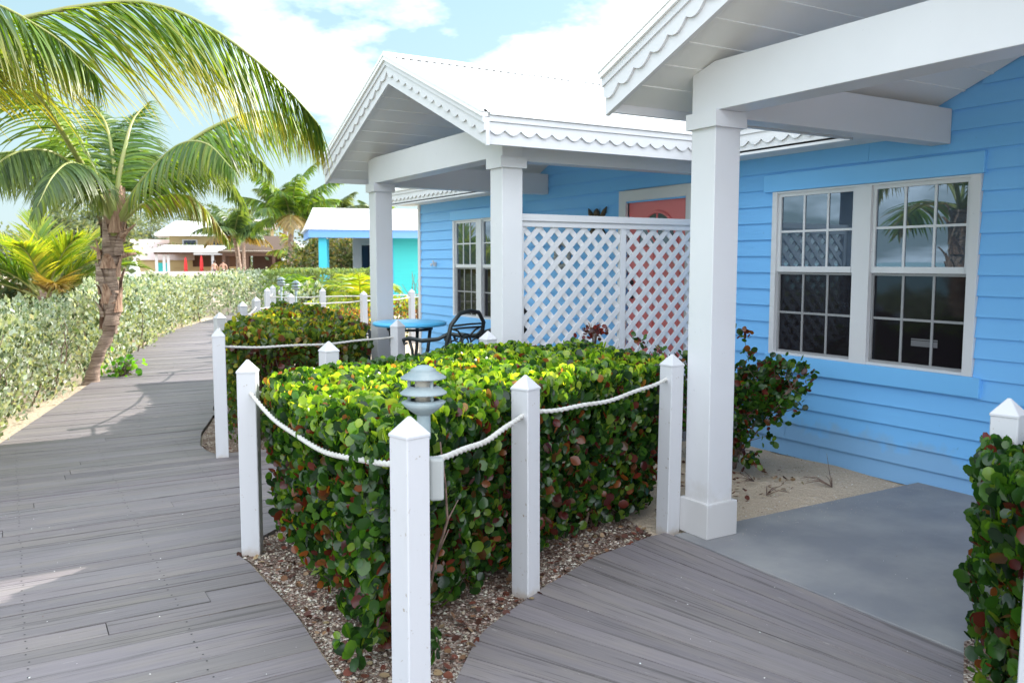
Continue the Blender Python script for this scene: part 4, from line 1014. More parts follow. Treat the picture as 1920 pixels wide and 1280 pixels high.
# silver hedge along the left of the boardwalk
SG = [(.38, .44, .38), (.48, .53, .48), (.29, .36, .28), (.18, .25, .15), (.60, .64, .60), (.08, .12, .07)]
def silver(label, poly, h, n, size, seed, **kw):
    return hedge('hedge', label, poly, h, n, size, 0, tuple(np.mean(poly, axis=0)), mat=SILVER, cols=SG, w=[4, 3.5, 3, 2.4, 2, 2.4], tv=T_MID_V, tf=T_LONG_F, seed=seed, wobamp=.18, lump=.10, depth=.30, taper=.05, zmin=-.02, **kw)
silver('pale silver green hedge left of the palm trunk beside the boardwalk', [(-.55, 7.5), (-.06, 8.9), (.25, 10.2), (.62, 11.6), (.72, 12.5), (-.9, 13.0), (-1.8, 9), (-2.0, 7.3)], 0.98, 44000, .06, 7, stems=34)
silver('long silver green hedge beyond the palm trunk curving with the path', [(.75, 12.7), (1.3, 13.9), (2.05, 16.2), (2.75, 19), (3.7, 21.9), (4.6, 24.1), (3.4, 25.2), (2.1, 22), (1.3, 18), (.8, 13.3)], 1.10, 42000, .08, 8, stems=24)
silver('silver green hedge behind the path bend with a shaded end', [(5.3, 25.5), (6.05, 25.7), (8.3, 29.3), (12, 33.2), (11, 35), (7.2, 31.2), (4.6, 27.4), (4.8, 25.9)], 1.14, 18000, .10, 9, stems=20)

# ================================================================== PALMS
# main palm beside the boardwalk
PM = empty('palm_tree', (.88, 12.3, 0), 0, 'coconut palm with ragged fibrous trunk leaning over the left hedge', 'palm tree')
trunk(PM, [(0, 0, -.1), (.08, 0, .25), (.24, 0, .62), (.30, 0, .95), (.27, 0, 1.35), (.33, 0, 1.75), (.40, 0, 2.1)], [.125, .075, .068, .085, .105, .12, .115, .11, .10])
# old leaf bases wrapped round the trunk
for k in range(26):
    z = .62 + 1.43 * k / 25; a = k * 2.4 + random.uniform(-.2, .2); cx = np.interp(z, [0, .25, .62, .95, 1.35, 1.75, 2.1], [0, .08, .24, .30, .27, .33, .40]); rr = np.interp(z, [.5, 1.0, 1.6, 2.1], [.06, .095, .115, .10])
    b = MB(); ca, sa = math.cos(a), math.sin(a); out = random.uniform(.02, .12); hh = random.uniform(.22, .42); wd = random.uniform(.06, .11); m = 7; vs_ = []
    for i in range(m):
        f = i / (m - 1); ro = rr + .012 + out * f ** 2; zz = z + hh * f - (.10 * f * f if k % 3 == 0 else 0); ww = wd * (1 - .75 * f) ; th_ = .03 * (1 - f) + .008
        for s_, q_ in ((-1, 0), (-.5, .8), (0, 1), (.5, .8), (1, 0)):
            r2 = ro + th_ * q_; vs_.append((cx + ca * r2 - sa * ww * s_, sa * r2 + ca * ww * s_, zz))
    fs_ = [(i * 5 + j, i * 5 + j + 1, i * 5 + j + 6, i * 5 + j + 5) for i in range(m - 1) for j in range(4)]
    b._add(vs_, fs_, True); b.build('leaf_base', FIBRE if k % 2 else BARK, PM, recalc=False)
for (az, e, ln_) in [(160, 40, .38), (20, 15, .30), (-60, 25, .34), (-30, 50, .45)]:   # dry stubs
    b = MB(); a = R(az); el = R(e); z0 = random.uniform(1.5, 1.95); b.tube([(.36, 0, z0), (.36 + math.cos(a) * math.cos(el) * ln_ * .6, math.sin(a) * math.cos(el) * ln_ * .6, z0 + math.sin(el) * ln_ * .6), (.36 + math.cos(a) * math.cos(el) * ln_, math.sin(a) * math.cos(el) * ln_, z0 + math.sin(el) * ln_ * .85)], [.05, .028, .010], 7)
    b.build('leaf_stub', FIBRE, PM, recalc=False)
rel = lambda pts: [(x - .88, y - 12.3, z) for x, y, z in pts]
cB = (1.26, 12.3, 2.0)
F1 = [
 (rel([cB, (1.05, 12.1, 2.45), (.62, 11.5, 3.15), (.25, 11.0, 3.6), (-.35, 10.5, 3.7), (-.9, 10.1, 3.3)]), .85, 1.0, PD, .06),
 (rel([cB, (1.33, 12.35, 2.6), (1.45, 12.5, 3.1), (1.6, 12.8, 3.5), (1.85, 13.1, 3.8)]), .6, .8, PG, .055),
 (rel([cB, (1.62, 12.25, 2.55), (2.1, 12.0, 3.08), (2.62, 11.7, 3.42), (3.1, 11.4, 3.52), (3.6, 11.1, 3.22), (3.9, 10.9, 2.85)]), .85, .8, PG, .05),
 (rel([cB, (1.6, 12.6, 2.5), (2.2, 13.1, 3.0), (2.8, 13.5, 3.0), (3.3, 13.9, 2.5)]), .75, 1.3, PD, .045),
 (rel([cB, (.95, 12.5, 2.5), (.4, 12.9, 2.95), (-.2, 13.2, 2.9), (-.8, 13.5, 2.4)]), .8, 1.3, PD, .045),
 (rel([cB, (1.15, 12.9, 2.6), (.9, 13.7, 3.2), (.6, 14.5, 3.3), (.4, 15.2, 2.9)]), .75, 1.0, PG, .045),
 (rel([cB, (1.5, 11.9, 2.5), (1.85, 11.2, 2.95), (2.1, 10.6, 2.95), (2.3, 10.1, 2.6)]), .65, 1.0, PG + [(.28, .33, .04)], .045),
 (rel([cB, (1.65, 12.2, 2.35), (2.1, 12.1, 2.45), (2.4, 12.0, 2.2), (2.6, 11.9, 1.85)]), .5, 1.3, PY + PB, .03),
 (rel([cB, (1.1, 11.9, 2.5), (.75, 11.2, 2.7), (.5, 10.6, 2.5), (.3, 10.2, 2.1)]), .6, 1.3, PD, .04),
 (rel([cB, (1.0, 12.0, 2.5), (.55, 11.6, 2.85), (.1, 11.2, 2.75), (-.25, 10.9, 2.3)]), .75, .9, PD, .045),
 (rel([cB, (1.7, 12.4, 2.7), (2.3, 12.5, 3.2), (2.9, 12.5, 3.25), (3.4, 12.5, 2.85)]), .8, .9, PD, .045),
 (rel([cB, (1.05, 12.3, 2.7), (.8, 12.3, 3.3), (.45, 12.3, 3.65), (.0, 12.3, 3.6)]), .7, .9, PG, .045),
 (rel([cB, (1.4, 12.7, 2.6), (1.7, 13.4, 3.1), (1.9, 14.1, 3.2), (2.1, 14.8, 2.8)]), .75, 1.0, PD, .045),
 (rel([cB, (1.3, 12.5, 2.8), (1.25, 12.8, 3.4), (1.1, 13.1, 3.75)]), .45, .6, PG, .05)]
for i, (cp, lf, dr, cc, rb) in enumerate(F1): frond(PM, cp, rbase=rb, leaf=lf, n=95, droop=dr * 1.3, seg=6, width=.025, cols=cc, seed=i, tipcol=(.14, .18, .05), start=.2, vee=(-.7 if i in (2, 6, 9, 10) else -.1))
for k in range(7):     # young fruit-stalk sheaths in the crown heart
    a = k * .9; b = MB(); b.tube([(.36 + .06 * math.cos(a), .06 * math.sin(a), 1.9), (.38 + .09 * math.cos(a), .09 * math.sin(a), 2.25), (.38 + .13 * math.cos(a), .13 * math.sin(a), 2.55)], [.06, .05, .012], 8); b.build('sheath', PETIOLE if k % 2 else FIBRE, PM, recalc=False)

# palm just outside the left edge, one frond arches over the picture
PN = empty('palm_tree', (-1.15, 7.45, 0), 0, 'palm standing left of the picture, its long backlit frond arching in from the top left', 'palm tree')
trunk(PN, [(0, 0, -.1), (.02, .02, .8), (.0, .0, 1.6), (.05, 0, 2.35)], [.17, .15, .14, .15, .17])
for k in range(26):
    z = 1.0 + 1.3 * k / 25; a = k * 2.4; rr = .15; b = MB(); ca, sa = math.cos(a), math.sin(a); m = 6; vs_ = []; out = random.uniform(.04, .2); hh = random.uniform(.15, .34)
    for i in range(m):
        f = i / (m - 1); ro = rr + out * f ** 1.5; ww = .10 * (1 - .7 * f)
        for s_, q_ in ((-1, 0), (0, 1), (1, 0)): vs_.append((ca * (ro + .03 * q_) - sa * ww * s_, sa * (ro + .03 * q_) + ca * ww * s_, z + hh * f))
    b._add(vs_, [(i * 3 + j, i * 3 + j + 1, i * 3 + j + 4, i * 3 + j + 3) for i in range(m - 1) for j in range(2)], True); b.build('leaf_base', FIBRE, PN, recalc=False)
reln = lambda pts: [(x + 1.15, y - 7.45, z) for x, y, z in pts]
cN = (-1.1, 7.45, 2.35)
frond(PN, reln([cN, (-.85, 7.44, 2.78), (-.45, 7.42, 3.10), (.05, 7.4, 3.29), (.57, 7.2, 3.44), (1.02, 7.0, 3.48), (1.44, 6.85, 3.31), (1.79, 6.7, 3.03), (2.01, 6.6, 2.79), (2.14, 6.5, 2.60)]), rbase=.034, leaf=1.12, n=215, droop=.75, seg=7, width=.020, cols=PG + [(.22, .28, .05), (.17, .25, .04)], tipcol=(.42, .34, .04), start=.12, sweep=.88, vee=-.50, seed=77, sway=(.05, 0, 0))
frond(PN, reln([cN, (-.9, 7.1, 2.8), (-.55, 6.75, 3.15), (-.1, 6.6, 3.25), (.35, 6.55, 3.05), (.6, 6.5, 2.8)]), rbase=.03, leaf=.8, n=125, droop=.7, seg=6, width=.020, cols=PG + PD, tipcol=(.30, .28, .05), seed=78, start=.2, vee=-.5)
for i, (az, el, ln_, dr_) in enumerate([(100, 60, 2.4, 80), (150, 50, 2.5, 85), (200, 45, 2.4, 85), (245, 55, 2.4, 80), (290, 35, 2.0, 80), (60, 75, 2.2, 60), (180, 15, 2.0, 70), (240, 5, 2.0, 60), (120, 15, 2.1, 70)]):
    frond(PN, arc(az, el, ln_, dr_, base=(.05, 0, 2.35)), rbase=.034, leaf=.75, n=46, droop=1.1, seg=4, width=.04, cols=PG + PB[:1], seed=90 + i)

# young palm behind the hedge at the left
PY_ = empty('palm_tree', (.62, 19.5, 0), 0, 'young stemless palm with yellow green fronds behind the silver hedge at left', 'palm tree')
b = MB(); b.tube([(0, 0, -.1), (0, 0, .5), (.05, 0, 1.0)], [.2, .17, .13], 10); b.build('trunk', BARK, PY_, recalc=False)
for i, (az, el, ln_, dr_, cc) in enumerate([(100, 82, 2.0, 50, PY), (165, 68, 2.2, 62, PY), (200, 56, 2.2, 70, PG), (15, 66, 2.1, 55, PY), (-20, 54, 2.1, 72, PY), (5, 44, 2.1, 70, PG), (-60, 68, 1.8, 60, PY), (-110, 62, 1.9, 70, PY), (-150, 48, 2.0, 75, PG), (60, 58, 2.0, 65, PG), (130, 42, 2.0, 75, PG), (-35, 36, 1.8, 70, PD), (185, 34, 1.9, 70, PD), (-80, 40, 1.3, 75, PB)]):
    frond(PY_, arc(az, el, ln_, dr_, base=(.05, 0, .75)), rbase=.035, leaf=.72, n=54, droop=.45, seg=4, width=.036, cols=cc, seed=120 + i, start=.25, vee=.3, sweep=.95)

far_palm((10.0, 34.9), 3.2, 2.7, 17, 'tall coconut palm in the middle distance left of the white porch gable', PG + PD[1:], (.2, 0), seed=1, r=.11, leaf=.85)
far_palm((9.9, 42.5), 2.7, 2.0, 14, 'lower darker palm left of the tall one, before the pavilion roof', PD, (-.3, 0), seed=2, r=.075)
far_palm((14.6, 50.4), 4.6, 2.3, 12, 'dark tall palm behind the middle distance palm', PDD, (-.4, 0), seed=3, r=.13, leaf=.9)
far_palm((16.2, 47.8), 3.9, 2.3, 12, 'dark spreading palm behind the teal cottage roof', PDD, (.3, 0), seed=4, r=.13, leaf=.9)
far_palm((19.5, 50.0), 3.8, 2.4, 9, 'palm showing two thin fronds between porch column and white gable', PD, (.5, 0), seed=5, leaf=.8)
far_palm((19.0, 80.5), 3.6, 2.4, 9, 'thin trunked palm in front of the dark pavilion', PD, (0, 0), seed=6, r=.15, leaf=.9)
far_palm((17.2, 74.0), 4.5, 2.3, 9, 'small distant palm above the pavilion roof', PD, (-.5, 0), seed=7, r=.15)
far_palm((12.4, 40.5), 1.4, 2.0, 12, 'squat yellowish palm between the pavilion and the teal cottage', PY + PB, (0, 0), seed=8)
# little garden palms in front of the teal cottage
for (x, y, n_, ln_, cc, lab, s_) in [(6.0, 19.7, 7, 1.3, PG, 'small garden palm with one arching green frond by the far rope posts', 11), (7.0, 18.6, 8, 1.35, PY, 'small garden palm with a lime yellow arched frond before the cyan pillar', 12)]:
    root = empty('garden_palm', (x, y, 0), 0, lab, 'palm', 'small garden palms')
    b = MB(); b.tube([(0, 0, -.05), (0, 0, .55)], [.1, .08], 8); b.build('trunk', BARK, root, recalc=False)
    g_ = random.Random(s_)
    for i in range(n_):
        frond(root, arc(i * 137.5 + s_ * 9, 78 - 40 * i / n_, ln_ * g_.uniform(.85, 1.1), g_.uniform(90, 130), base=(0, 0, .5)), rbase=.018, leaf=.45, n=30, droop=.8, seg=3, width=.045, cols=cc, seed=s_ * 20 + i)

# ================================================================== TREES BEHIND
CAS = [(.15, .19, .13), (.20, .24, .17), (.10, .14, .09), (.26, .28, .20)]
def casu(loc, h, rx, n, lab, size=.34, kind='casuarina_tree', cols=CAS):
    bl = [(random.uniform(-.7, .7) * rx, random.uniform(-.5, .5) * rx, h * random.uniform(.35, .95), rx * random.uniform(.3, .5), rx * .4, h * random.uniform(.12, .2)) for _ in range(9)]
    bl += [(0, 0, h * .3, rx * .8, rx * .6, h * .25)]
    return tree(kind, loc, lab, 'tree', h, bl, n, size, cols, [2, 2, 2, 1][:len(cols)], tr=.16, group='grey green trees on the horizon', sp=.38, clumps=14)
for (x, y, h, rx, n, lab) in [(4.0, 66, 5.2, 1.9, 5200, 'grey green tree behind the young palm, left of the palm trunk'), (6.6, 71, 6.2, 2.2, 6000, 'largest grey green tree directly behind the palm crown'),
                              (12.0, 108, 6.6, 2.6, 4500, 'grey green tree right of the palm trunk before the small pink roof'), (16.8, 122, 8.2, 3.0, 4000, 'thin grey tree rising behind the small pink roofed house'),
                              (21.5, 116, 8.6, 3.4, 4500, 'faint tree top above the white resort roof'), (2.0, 72, 4.0, 3.0, 4200, 'low grey tree at the far left behind the young palm'), (27.0, 112, 8.0, 3.6, 4500, 'faint tree behind the pavilion and tall palms')]:
    casu((x, y), h, rx, n, lab)
DK = [(.05, .08, .03), (.09, .12, .05), (.14, .15, .07), (.20, .16, .09)]
for (x, y, h, rx, n, lab) in [(.3, 21.3, 1.05, 1.6, 4800, 'low green shrubs behind the silver hedge under the young palm'), (12.9, 36.0, 2.6, 1.3, 4200, 'dark bushy tree seen through the teal porch'), (13.0, 39.5, 2.9, 1.2, 3600, 'brownish bush under the left end of the teal cottage roof'),
                              (15.8, 41.0, 3.2, 1.8, 4200, 'dark shrub mass behind the teal cottage'), (9.6, 31.5, 1.7, .6, 1800, 'small green shrub left of the cyan pillar')]:
    casu((x, y), h, rx, n, lab, .16, 'shrub', DK)
bush('variegated_bush', 'round silvery variegated bush behind the far rope posts', (5.9, 18.9), [(0, 0, .6, .42, .4, .38)], 1400, .13, SG, [2, 2, 1, 1, 2, 2], tv=T_MID_V, tf=T_LONG_F, stems=26, mat=SILVER)
b = MB(); o = empty('bare_shrub', (7.15, 15.7, 0), 0, 'thin bare twigs standing in front of the teal wall', 'shrub')
for k in range(9): b.tube([(0, 0, 0), (random.uniform(-.2, .2), random.uniform(-.1, .1), .8), (random.uniform(-.4, .4), random.uniform(-.2, .2), random.uniform(1.1, 1.45))], [.012, .008, .003], 5)
b.build('branches', TWIG, o, recalc=False)

# ================================================================== PATIO FURNITURE
tb_ = empty('patio_table', (3.47, 7.85, .231), 0, 'round turquoise topped patio table on the far porch', 'table')
b = MB(); b.lathe([(0, .735), (.35, .735), (.37, .725), (.37, .70), (.355, .692), (0, .692)], n=36); b.build('table_top', TABLE, tb_, recalc=False)
for k in range(4):
    a = PI / 4 + k * PI / 2; ca, sa = math.cos(a), math.sin(a); b = MB()
    b.tube([(.22 * ca, .22 * sa, .69), (.19 * ca, .19 * sa, .45), (.13 * ca, .13 * sa, .3), (.2 * ca, .2 * sa, .12), (.27 * ca, .27 * sa, .0)], [.018, .018, .018, .018, .02], 8); b.build('leg', BLACKIRON, tb_, recalc=False)
b = MB(); b.tube([(.22 * math.cos(t_), .22 * math.sin(t_), .66) for t_ in np.linspace(0, 2 * PI, 25)], .014, 6, caps=False); b.build('apron_ring', BLACKIRON, tb_, recalc=False)
def chair(loc, rz, lab):
    root = empty('patio_chair', loc, R(rz), lab, 'chair', 'black cast iron patio chairs')
    # faces +Y ; back at y=-.25
    b = MB(); b.tube([(-.22, -.21, .42), (-.235, -.25, .62), (-.225, -.29, .78), (-.13, -.31, .875), (0, -.315, .895), (.13, -.31, .875), (.225, -.29, .78), (.235, -.25, .62), (.22, -.21, .42)], .019, 8)
    b.build('back_frame', BLACKIRON, root, recalc=False)
    b = MB(); b.tube([(-.22, -.285, .77), (0, -.30, .775), (.22, -.285, .77)], .009, 6); b.tube([(-.225, -.28, .74), (0, -.295, .745), (.225, -.28, .74)], .009, 6)
    b.tube([(-.215, -.215, .47), (.215, -.215, .47)], .011, 6)
    b.tube([(.075 * math.cos(t), -.262, .61 + .075 * math.sin(t)) for t in np.linspace(0, 2 * PI, 21)], .009, 6, caps=False)
    b.tube([(.04 * math.cos(t), -.262, .61 + .04 * math.sin(t)) for t in np.linspace(0, 2 * PI, 17)], .007, 6, caps=False)
    for sx in (-1, 1):
        b.tube([(sx * .055, -.265, .665), (sx * .12, -.28, .72), (sx * .19, -.28, .74)], .009, 6); b.tube([(sx * .055, -.255, .555), (sx * .12, -.235, .51), (sx * .2, -.22, .475)], .009, 6)
        b.tube([(sx * .075, -.262, .61), (sx * .15, -.26, .64), (sx * .23, -.25, .62)], .008, 6)
    b.build('back_scrolls', BLACKIRON, root, recalc=False)
    b = MB(); pts = [(.24 * math.copysign(abs(math.cos(t)) ** .6, math.cos(t)), -.0 + .23 * math.copysign(abs(math.sin(t)) ** .6, math.sin(t))) for t in np.linspace(0, 2 * PI, 28, endpoint=False)]
    b.prism(pts, lambda p, q, d: (p, q, d), .415, .44); b.build('seat', BLACKIRON, root)
    for sx in (-1, 1):
        b = MB(); b.tube([(sx * .235, -.26, .70), (sx * .265, -.18, .655), (sx * .28, .0, .63), (sx * .285, .16, .645), (sx * .28, .235, .625), (sx * .275, .225, .585), (sx * .27, .20, .60)], [.016, .018, .02, .02, .018, .014, .01], 7)
        b.tube([(sx * .275, .17, .64), (sx * .265, .14, .53), (sx * .24, .16, .43)], .014, 6); b.build('arm', BLACKIRON, root, recalc=False)
        b = MB(); b.tube([(sx * .22, .19, .42), (sx * .235, .23, .2), (sx * .235, .24, 0)], [.018, .016, .018], 7); b.build('leg', BLACKIRON, root, recalc=False)
        b = MB(); b.tube([(sx * .22, -.2, .42), (sx * .225, -.23, .2), (sx * .235, -.29, 0)], [.018, .016, .018], 7); b.build('leg', BLACKIRON, root, recalc=False)
    return root
c0 = chair((3.42, 6.98, .231), 22, 'black iron patio chair seen from behind, left of the far porch column')
for (x, y, z, rz, lab) in [(4.02, 7.18, .231, 30, 'black iron patio chair mostly hidden behind the far porch column'), (3.28, 9.2, -.03, 150, 'black iron patio chair beyond the left porch column above the reddish hedge')]:
    c = copy_tree(c0); c.location = (x, y, z); c.rotation_euler = (0, 0, R(rz)); c['label'] = lab

TBLUE = paint('teal_cottage_blue', (0.17, 0.38, 0.80), 0.5, 0.03, 2, 0.05)
# ================================================================== TEAL COTTAGE
tc_ = empty('cottage', (8.4, 27.2, 0), R(-15), 'distant teal cottage with blue fascia, cyan pillars and flat looking white roof', 'cottage')
def tp(mb, name, mat, parent=None, **kw):
    mb.v = [(x - 8.4, y - 27.2, z) for x, y, z in mb.v]; return mb.build(name, mat, parent or tc_, **kw)
b = MB(); b.box(11.35, 18, 28.3, 28.4, -.1, 2.55); z = .1
while z < 2.5: b.box(11.351, 18, 28.287, 28.3, z, z + .10); z += .115
tp(b, 'wall', TEAL)
b = MB(); b.box(11.22, 11.36, 28.24, 28.42, -.1, 2.52); tp(b, 'corner_trim', TBLUE)
b = MB(); b.box(10.3, 18, 31.6, 31.7, -.1, 2.55); tp(b, 'back_wall', WHITE)
b = MB(); b.box(8.5, 18, 27.28, 27.36, 2.36, 2.62); b.box(8.5, 8.58, 27.36, 31.9, 2.36, 2.62); tp(b, 'fascia', TBLUE)
b = MB(); b.box(8.58, 18, 27.36, 31.8, 2.5, 2.54); tp(b, 'ceiling', TBLUE)
b = MB(); b._add([(8.4, 27.2, 2.622), (18.2, 27.2, 2.622), (18.2, 31.9, 2.622), (8.4, 31.9, 2.622), (8.75, 29.5, 3.45), (18.2, 29.5, 3.45)], [(0, 1, 5, 4), (1, 2, 5), (2, 3, 4, 5), (3, 0, 4), (0, 3, 2, 1)]); tp(b, 'roof', METAL)
for (x, y) in [(8.95, 27.6), (9.12, 29.2)]:
    b = MB(); b.box(x - .13, x + .13, y - .13, y + .13, -.1, 2.36); c_ = tp(b, 'pillar', CYAN, bev=.01); 
    b = MB(); b.box(x - .17, x + .17, y - .17, y + .17, 0, .3); tp(b, 'pillar_base', CYAN, c_)
b = MB(); b.box(10.5, 11.9, 31.54, 31.6, .95, 2.3); wn = tp(b, 'window', WHITE)
b = MB(); b.box(10.62, 11.78, 31.53, 31.5399, 1.05, 2.2); tp(b, 'pane', SCREEN, wn)

# ================================================================== RESORT BUILDINGS
def loc_root(name, x, y, lab, cat, rz=None):
    if rz is None: rz = -math.atan2(x, y)
    return empty(name, (x, y, 0), rz, lab, cat)
def hip(b, x0, x1, y0, y1, z0, z1, ins, th=.0):
    ym = (y0 + y1) / 2
    b._add([(x0, y0, z0), (x1, y0, z0), (x1, y1, z0), (x0, y1, z0), (x0 + ins, ym, z1), (x1 - ins, ym, z1), (x0, y0, z0 - .15), (x1, y0, z0 - .15), (x1, y1, z0 - .15), (x0, y1, z0 - .15)],
           [(0, 1, 5, 4), (1, 2, 5), (2, 3, 4, 5), (3, 0, 4), (0, 6, 7, 1), (1, 7, 8, 2), (2, 8, 9, 3), (3, 9, 6, 0), (6, 9, 8, 7)])
rs = loc_root('resort_building', 18.3, 94.0, 'distant two storey ochre building with white roof and open ground floor bar', 'building')
# local: x right, y away
b = MB(); b.box(-3.6, 4.6, 1.0, 7, 2.6, 4.3); rw = b.build('upper_wall', YELLOW, rs)
for x in (-1.6, 1.0, 3.2):
    b = MB(); b.box(x - .75, x + .75, .93, .999, 2.75, 3.95); wn = b.build('window', WHITE, rw); b = MB(); b.box(x - .6, x + .6, .9, .929, 2.85, 3.85); b.build('pane', SCREEN, wn)
b = MB(); hip(b, -5.0, 5.6, -.8, 8, 4.45, 6.0, 2.0); b.build('upper_roof', METAL, rs)
b = MB(); hip(b, -5.2, 3.6, -4.5, 1, 2.72, 3.3, 1.2); b.build('lower_roof', METAL, rs)
b = MB(); b.box(-3.6, 4.6, 6.6, 7, -.1, 2.6); b.build('ground_wall', DARKWOOD, rs)  # dark colour stands in for the shaded interior of the open ground floor
b = MB(); b.box(-4.9, 3.3, -4.2, -3.9, 2.35, 2.57); b.build('beam', DARKWOOD, rs)
for x in (-4.7, -3.6, .6, 3.0, -4.0): b = MB(); b.box(x - .13, x + .13, -4.15 + .1 * abs(x), -3.9 + .1 * abs(x), -.1, 2.35); b.build('column', WHITE, rs)
b = MB(); b.box(-3.2, 3.4, .5, .9, -.1, 1.0); b.box(-3.3, 3.5, .4, 1.0, 1.0, 1.08); b.build('bar_counter', YELLOW, rs)
b = MB(); b.box(-1.2, 1.9, -4.32, -4.22, 2.3, 2.62); b.build('signboard', WHITE, rs)
tw = MB(); tw.box(4.3, 4.6, -.6, -.3, 2.7, 5.1); tw.box(6.6, 6.9, -.6, -.3, 2.7, 5.1); tw.build('tower_post', YELLOW, rs)
b = MB(); b.box(3.9, 7.3, -1.2, 1.4, 5.1, 5.3); hip(b, 3.9, 7.3, -1.2, 1.4, 5.5, 6.1, 1.2); b.build('tower_roof', PINKROOF, rs)
P = rng.normal(size=(900, 3)) * np.array([1.5, .25, .16]) + (-1.5, -.2, 3.3 - .25)
tag(leaf_cloud('balcony_plants', P, rng.normal(size=P.shape) + (0, 0, .6), rng.normal(size=P.shape), .16 + .1 * rng.random(900), pick(900, DK + [(.16, .24, .05)], [1, 1, 1, 1, 3]), TREEL, rs, T_MID_V, T_LONG_F))
pv = loc_root('pavilion', 22.4, 84.5, 'large open pavilion with dark low pitched roof right of the ochre building', 'pavilion')
b = MB(); hip(b, -4.6, 4.6, -3.5, 4.5, 2.55, 4.15, 3.4); b.build('roof', THATCH, pv)
b = MB(); b._add([(-4.7, -3.6, 2.6), (-4.3, -3.7, 2.66), (-1.2, .4, 4.25), (-1.25, .5, 4.2)], [(0, 1, 2, 3)]); b._add([(4.7, -3.6, 2.6), (3.2, -3.7, 2.66), (1.1, .4, 4.25), (1.4, .5, 4.2)], [(3, 2, 1, 0)]); b._add([(-4.7, -3.6, 2.6), (-4.3, -3.7, 2.66), (4.5, -3.7, 2.66), (4.7, -3.6, 2.60)], [(0, 1, 2, 3)]); b.build('roof_edge', METAL, pv)
for x in (-4.1, -2.0, .4, 2.6, 4.2):
    for y in (-3.2, 4.0): b = MB(); b.box(x - .14, x + .14, y - .14, y + .14, -.1, 2.45); b.build('post', DARKWOOD, pv)
b = MB(); b.box(-1.6, 1.2, 1.5, 3.6, -.1, 2.3); b.box(3.0, 4.4, 0, 4, -.1, 2.3); b.build('bar_block', DARKWOOD, pv)
b = MB(); b.box(-4.2, 4.2, -3.35, -3.05, 2.15, 2.44); b.build('beam', DARKWOOD, pv)
sh = loc_root('small_house', 13.9, 101, 'small house with a steep pinkish grey roof left of the ochre building', 'house')
b = MB(); b.box(-1.6, 4.2, 0, 4, -.1, 1.9); b.build('wall', YELLOW, sh)
b = MB(); b._add([(-1.9, -.3, 1.8), (4.4, -.3, 1.8), (4.4, 2, 4.1), (-2.4, 2, 4.1), (-1.9, 4.3, 1.8), (4.4, 4.3, 1.8)], [(0, 1, 2, 3), (3, 2, 5, 4), (0, 3, 4), (1, 5, 2)]); b.build('roof', PINKROOF, sh)
b = MB(); b.box(.6, 1.6, -.06, -.001, .1, 1.5); b.build('door', TEAL, sh)
lw = loc_root('low_wall', 8.6, 58, 'low white wall beyond the silver hedge in front of the resort', 'wall')
b = MB(); b.box(-1.2, 3.2, 0, .3, -.1, .62); b.build('coping', WHITE, lw)
b = MB(); b.box(-3.6, 5.5, 2.0, 2.3, -.1, .95); b.build('planter', PINKROOF, lw)
for (x, y, m_, h_, lab, gp) in [(15.55, 90.2, RED, 2.1, 'closed crimson umbrella under the ochre building, left one', 'closed umbrellas at the bar'), (16.95, 89.6, RED, 2.25, 'closed red umbrella under the ochre building, right one', 'closed umbrellas at the bar'), (17.08, 60.1, CANVAS, 2.75, 'tall closed white umbrella in front of the distant pavilion', None), (2.62, 21.9, CANVAS, 1.62, 'white wrapped post beside the palm trunk above the silver hedge', None)]:
    root = empty('closed_umbrella', (x, y, 0), 0, lab, 'umbrella', gp)
    b = MB(); b.tube([(0, 0, 0), (0, 0, h_ * .99)], .025, 6); b.build('pole', WHITE, root, recalc=False)
    b = MB(); k_ = h_ / 2.7; b.lathe([(.0, h_), (.06, h_ * .97), (.12, h_ * .86), (.19 * k_ ** .5, h_ * .62), (.17, h_ * .45), (.21 * k_ ** .5, h_ * .30), (.0, h_ * .29)], n=16); b.build('canopy', m_, root, recalc=False)

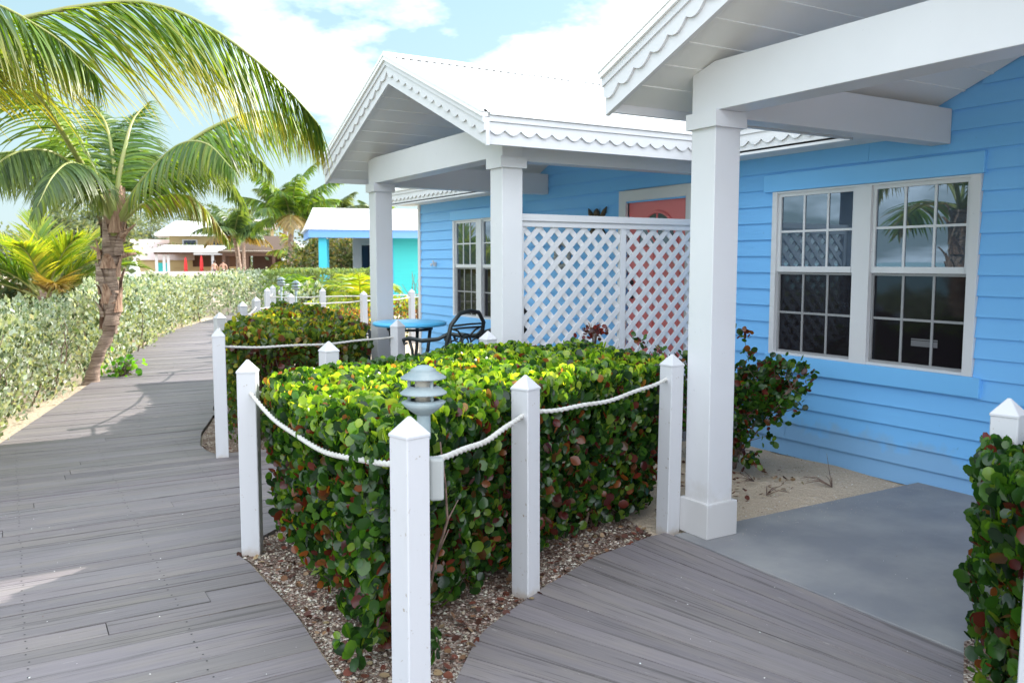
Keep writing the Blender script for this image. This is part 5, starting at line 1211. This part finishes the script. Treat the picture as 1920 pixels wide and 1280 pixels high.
# ================================================================== TWO FAR PEOPLE
def person(loc, rz, lab, armout, hairlen):
    o_root = None; s_ = 1.0
    J = {'pelvis': (0, 0, .93), 'waist': (0, 0, 1.08), 'chest': (0, .01, 1.30), 'neck': (0, .0, 1.46), 'headb': (0, .01, 1.53), 'head': (0, .015, 1.63), 'top': (0, .0, 1.70)}
    E = [('pelvis', 'waist'), ('waist', 'chest'), ('chest', 'neck'), ('neck', 'headb'), ('headb', 'head'), ('head', 'top')]; Rr = {'pelvis': .15, 'waist': .13, 'chest': .155, 'neck': .06, 'headb': .07, 'head': .095, 'top': .06}
    for sx, n_ in ((-1, 'l'), (1, 'r')):
        J['hip' + n_] = (sx * .09, 0, .88); J['knee' + n_] = (sx * .10, .04 * sx, .49); J['ank' + n_] = (sx * .10, -.02 + .03 * sx, .08); J['toe' + n_] = (sx * .12, .14, .03)
        J['sh' + n_] = (sx * .185, 0, 1.40); J['el' + n_] = (sx * (.25 + armout), -.02, 1.13); J['wr' + n_] = (sx * (.24 + armout * .4), .10, .92); J['hd' + n_] = (sx * (.23 + armout * .2), .14, .83)
        for k, r__ in zip(('hip', 'knee', 'ank', 'toe', 'sh', 'el', 'wr', 'hd'), (.09, .06, .04, .03, .06, .042, .03, .032)): Rr[k + n_] = r__
        E += [('pelvis', 'hip' + n_), ('hip' + n_, 'knee' + n_), ('knee' + n_, 'ank' + n_), ('ank' + n_, 'toe' + n_), ('chest', 'sh' + n_), ('sh' + n_, 'el' + n_), ('el' + n_, 'wr' + n_), ('wr' + n_, 'hd' + n_)]
    # thumb and fingers, tiny at this distance but present
        for f_, dx in enumerate((-.03, -.015, 0, .015)):
            J[f'f{f_}{n_}'] = (J['hd' + n_][0] + dx, J['hd' + n_][1] + .03, J['hd' + n_][2] - .09); Rr[f'f{f_}{n_}'] = .009; E.append(('hd' + n_, f'f{f_}{n_}'))
        J['th' + n_] = (J['hd' + n_][0] - sx * .045, J['hd' + n_][1] + .03, J['hd' + n_][2] - .02); Rr['th' + n_] = .010; E.append(('hd' + n_, 'th' + n_))
    names = list(J); me = bpy.data.meshes.new('person'); me.from_pydata([J[k] for k in names], [(names.index(a), names.index(b)) for a, b in E], [])
    o = bpy.data.objects.new('person', me); col.objects.link(o); o.modifiers.new('s', 'SKIN'); sv = me.skin_vertices[0].data
    for i, k in enumerate(names): sv[i].radius = (Rr[k], Rr[k] * (.72 if k in ('pelvis', 'waist', 'chest') else 1)); sv[i].use_root = (k == 'pelvis')
    o.modifiers.new('d', 'SUBSURF').render_levels = 2
    dg = bpy.context.evaluated_depsgraph_get(); me2 = bpy.data.meshes.new_from_object(o.evaluated_get(dg)); o.modifiers.clear(); o.data = me2; me2.materials.clear(); me2.materials.append(SKIN)
    for p in me2.polygons: p.use_smooth = True
    tag(o, lab, 'person'); o.location = loc; o.rotation_euler = (0, 0, rz)
    b = MB(); b.lathe([(.0, .115), (.07, .095), (.105, .03), (.10, -.03 - hairlen), (.085, -.05 - hairlen), (.08, .0)], (0, -.02, 1.64), 14); h = b.build('hair', HAIR, o, recalc=False)
    b = MB(); b.lathe([(.165, .72), (.175, .85), (.165, .97), (.15, 1.0)], n=16); b.v = [(x, y * .75, z) for x, y, z in b.v]; b.build('shorts', SWIM, o, recalc=False)
    return o
person((15.55, 76.6, -.02), .3, 'bare backed person walking left of another beyond the far hedge', .03, .05)
person((16.25, 76.4, -.02), -.2, 'bare shouldered person walking right of another beyond the far hedge', .08, .0)
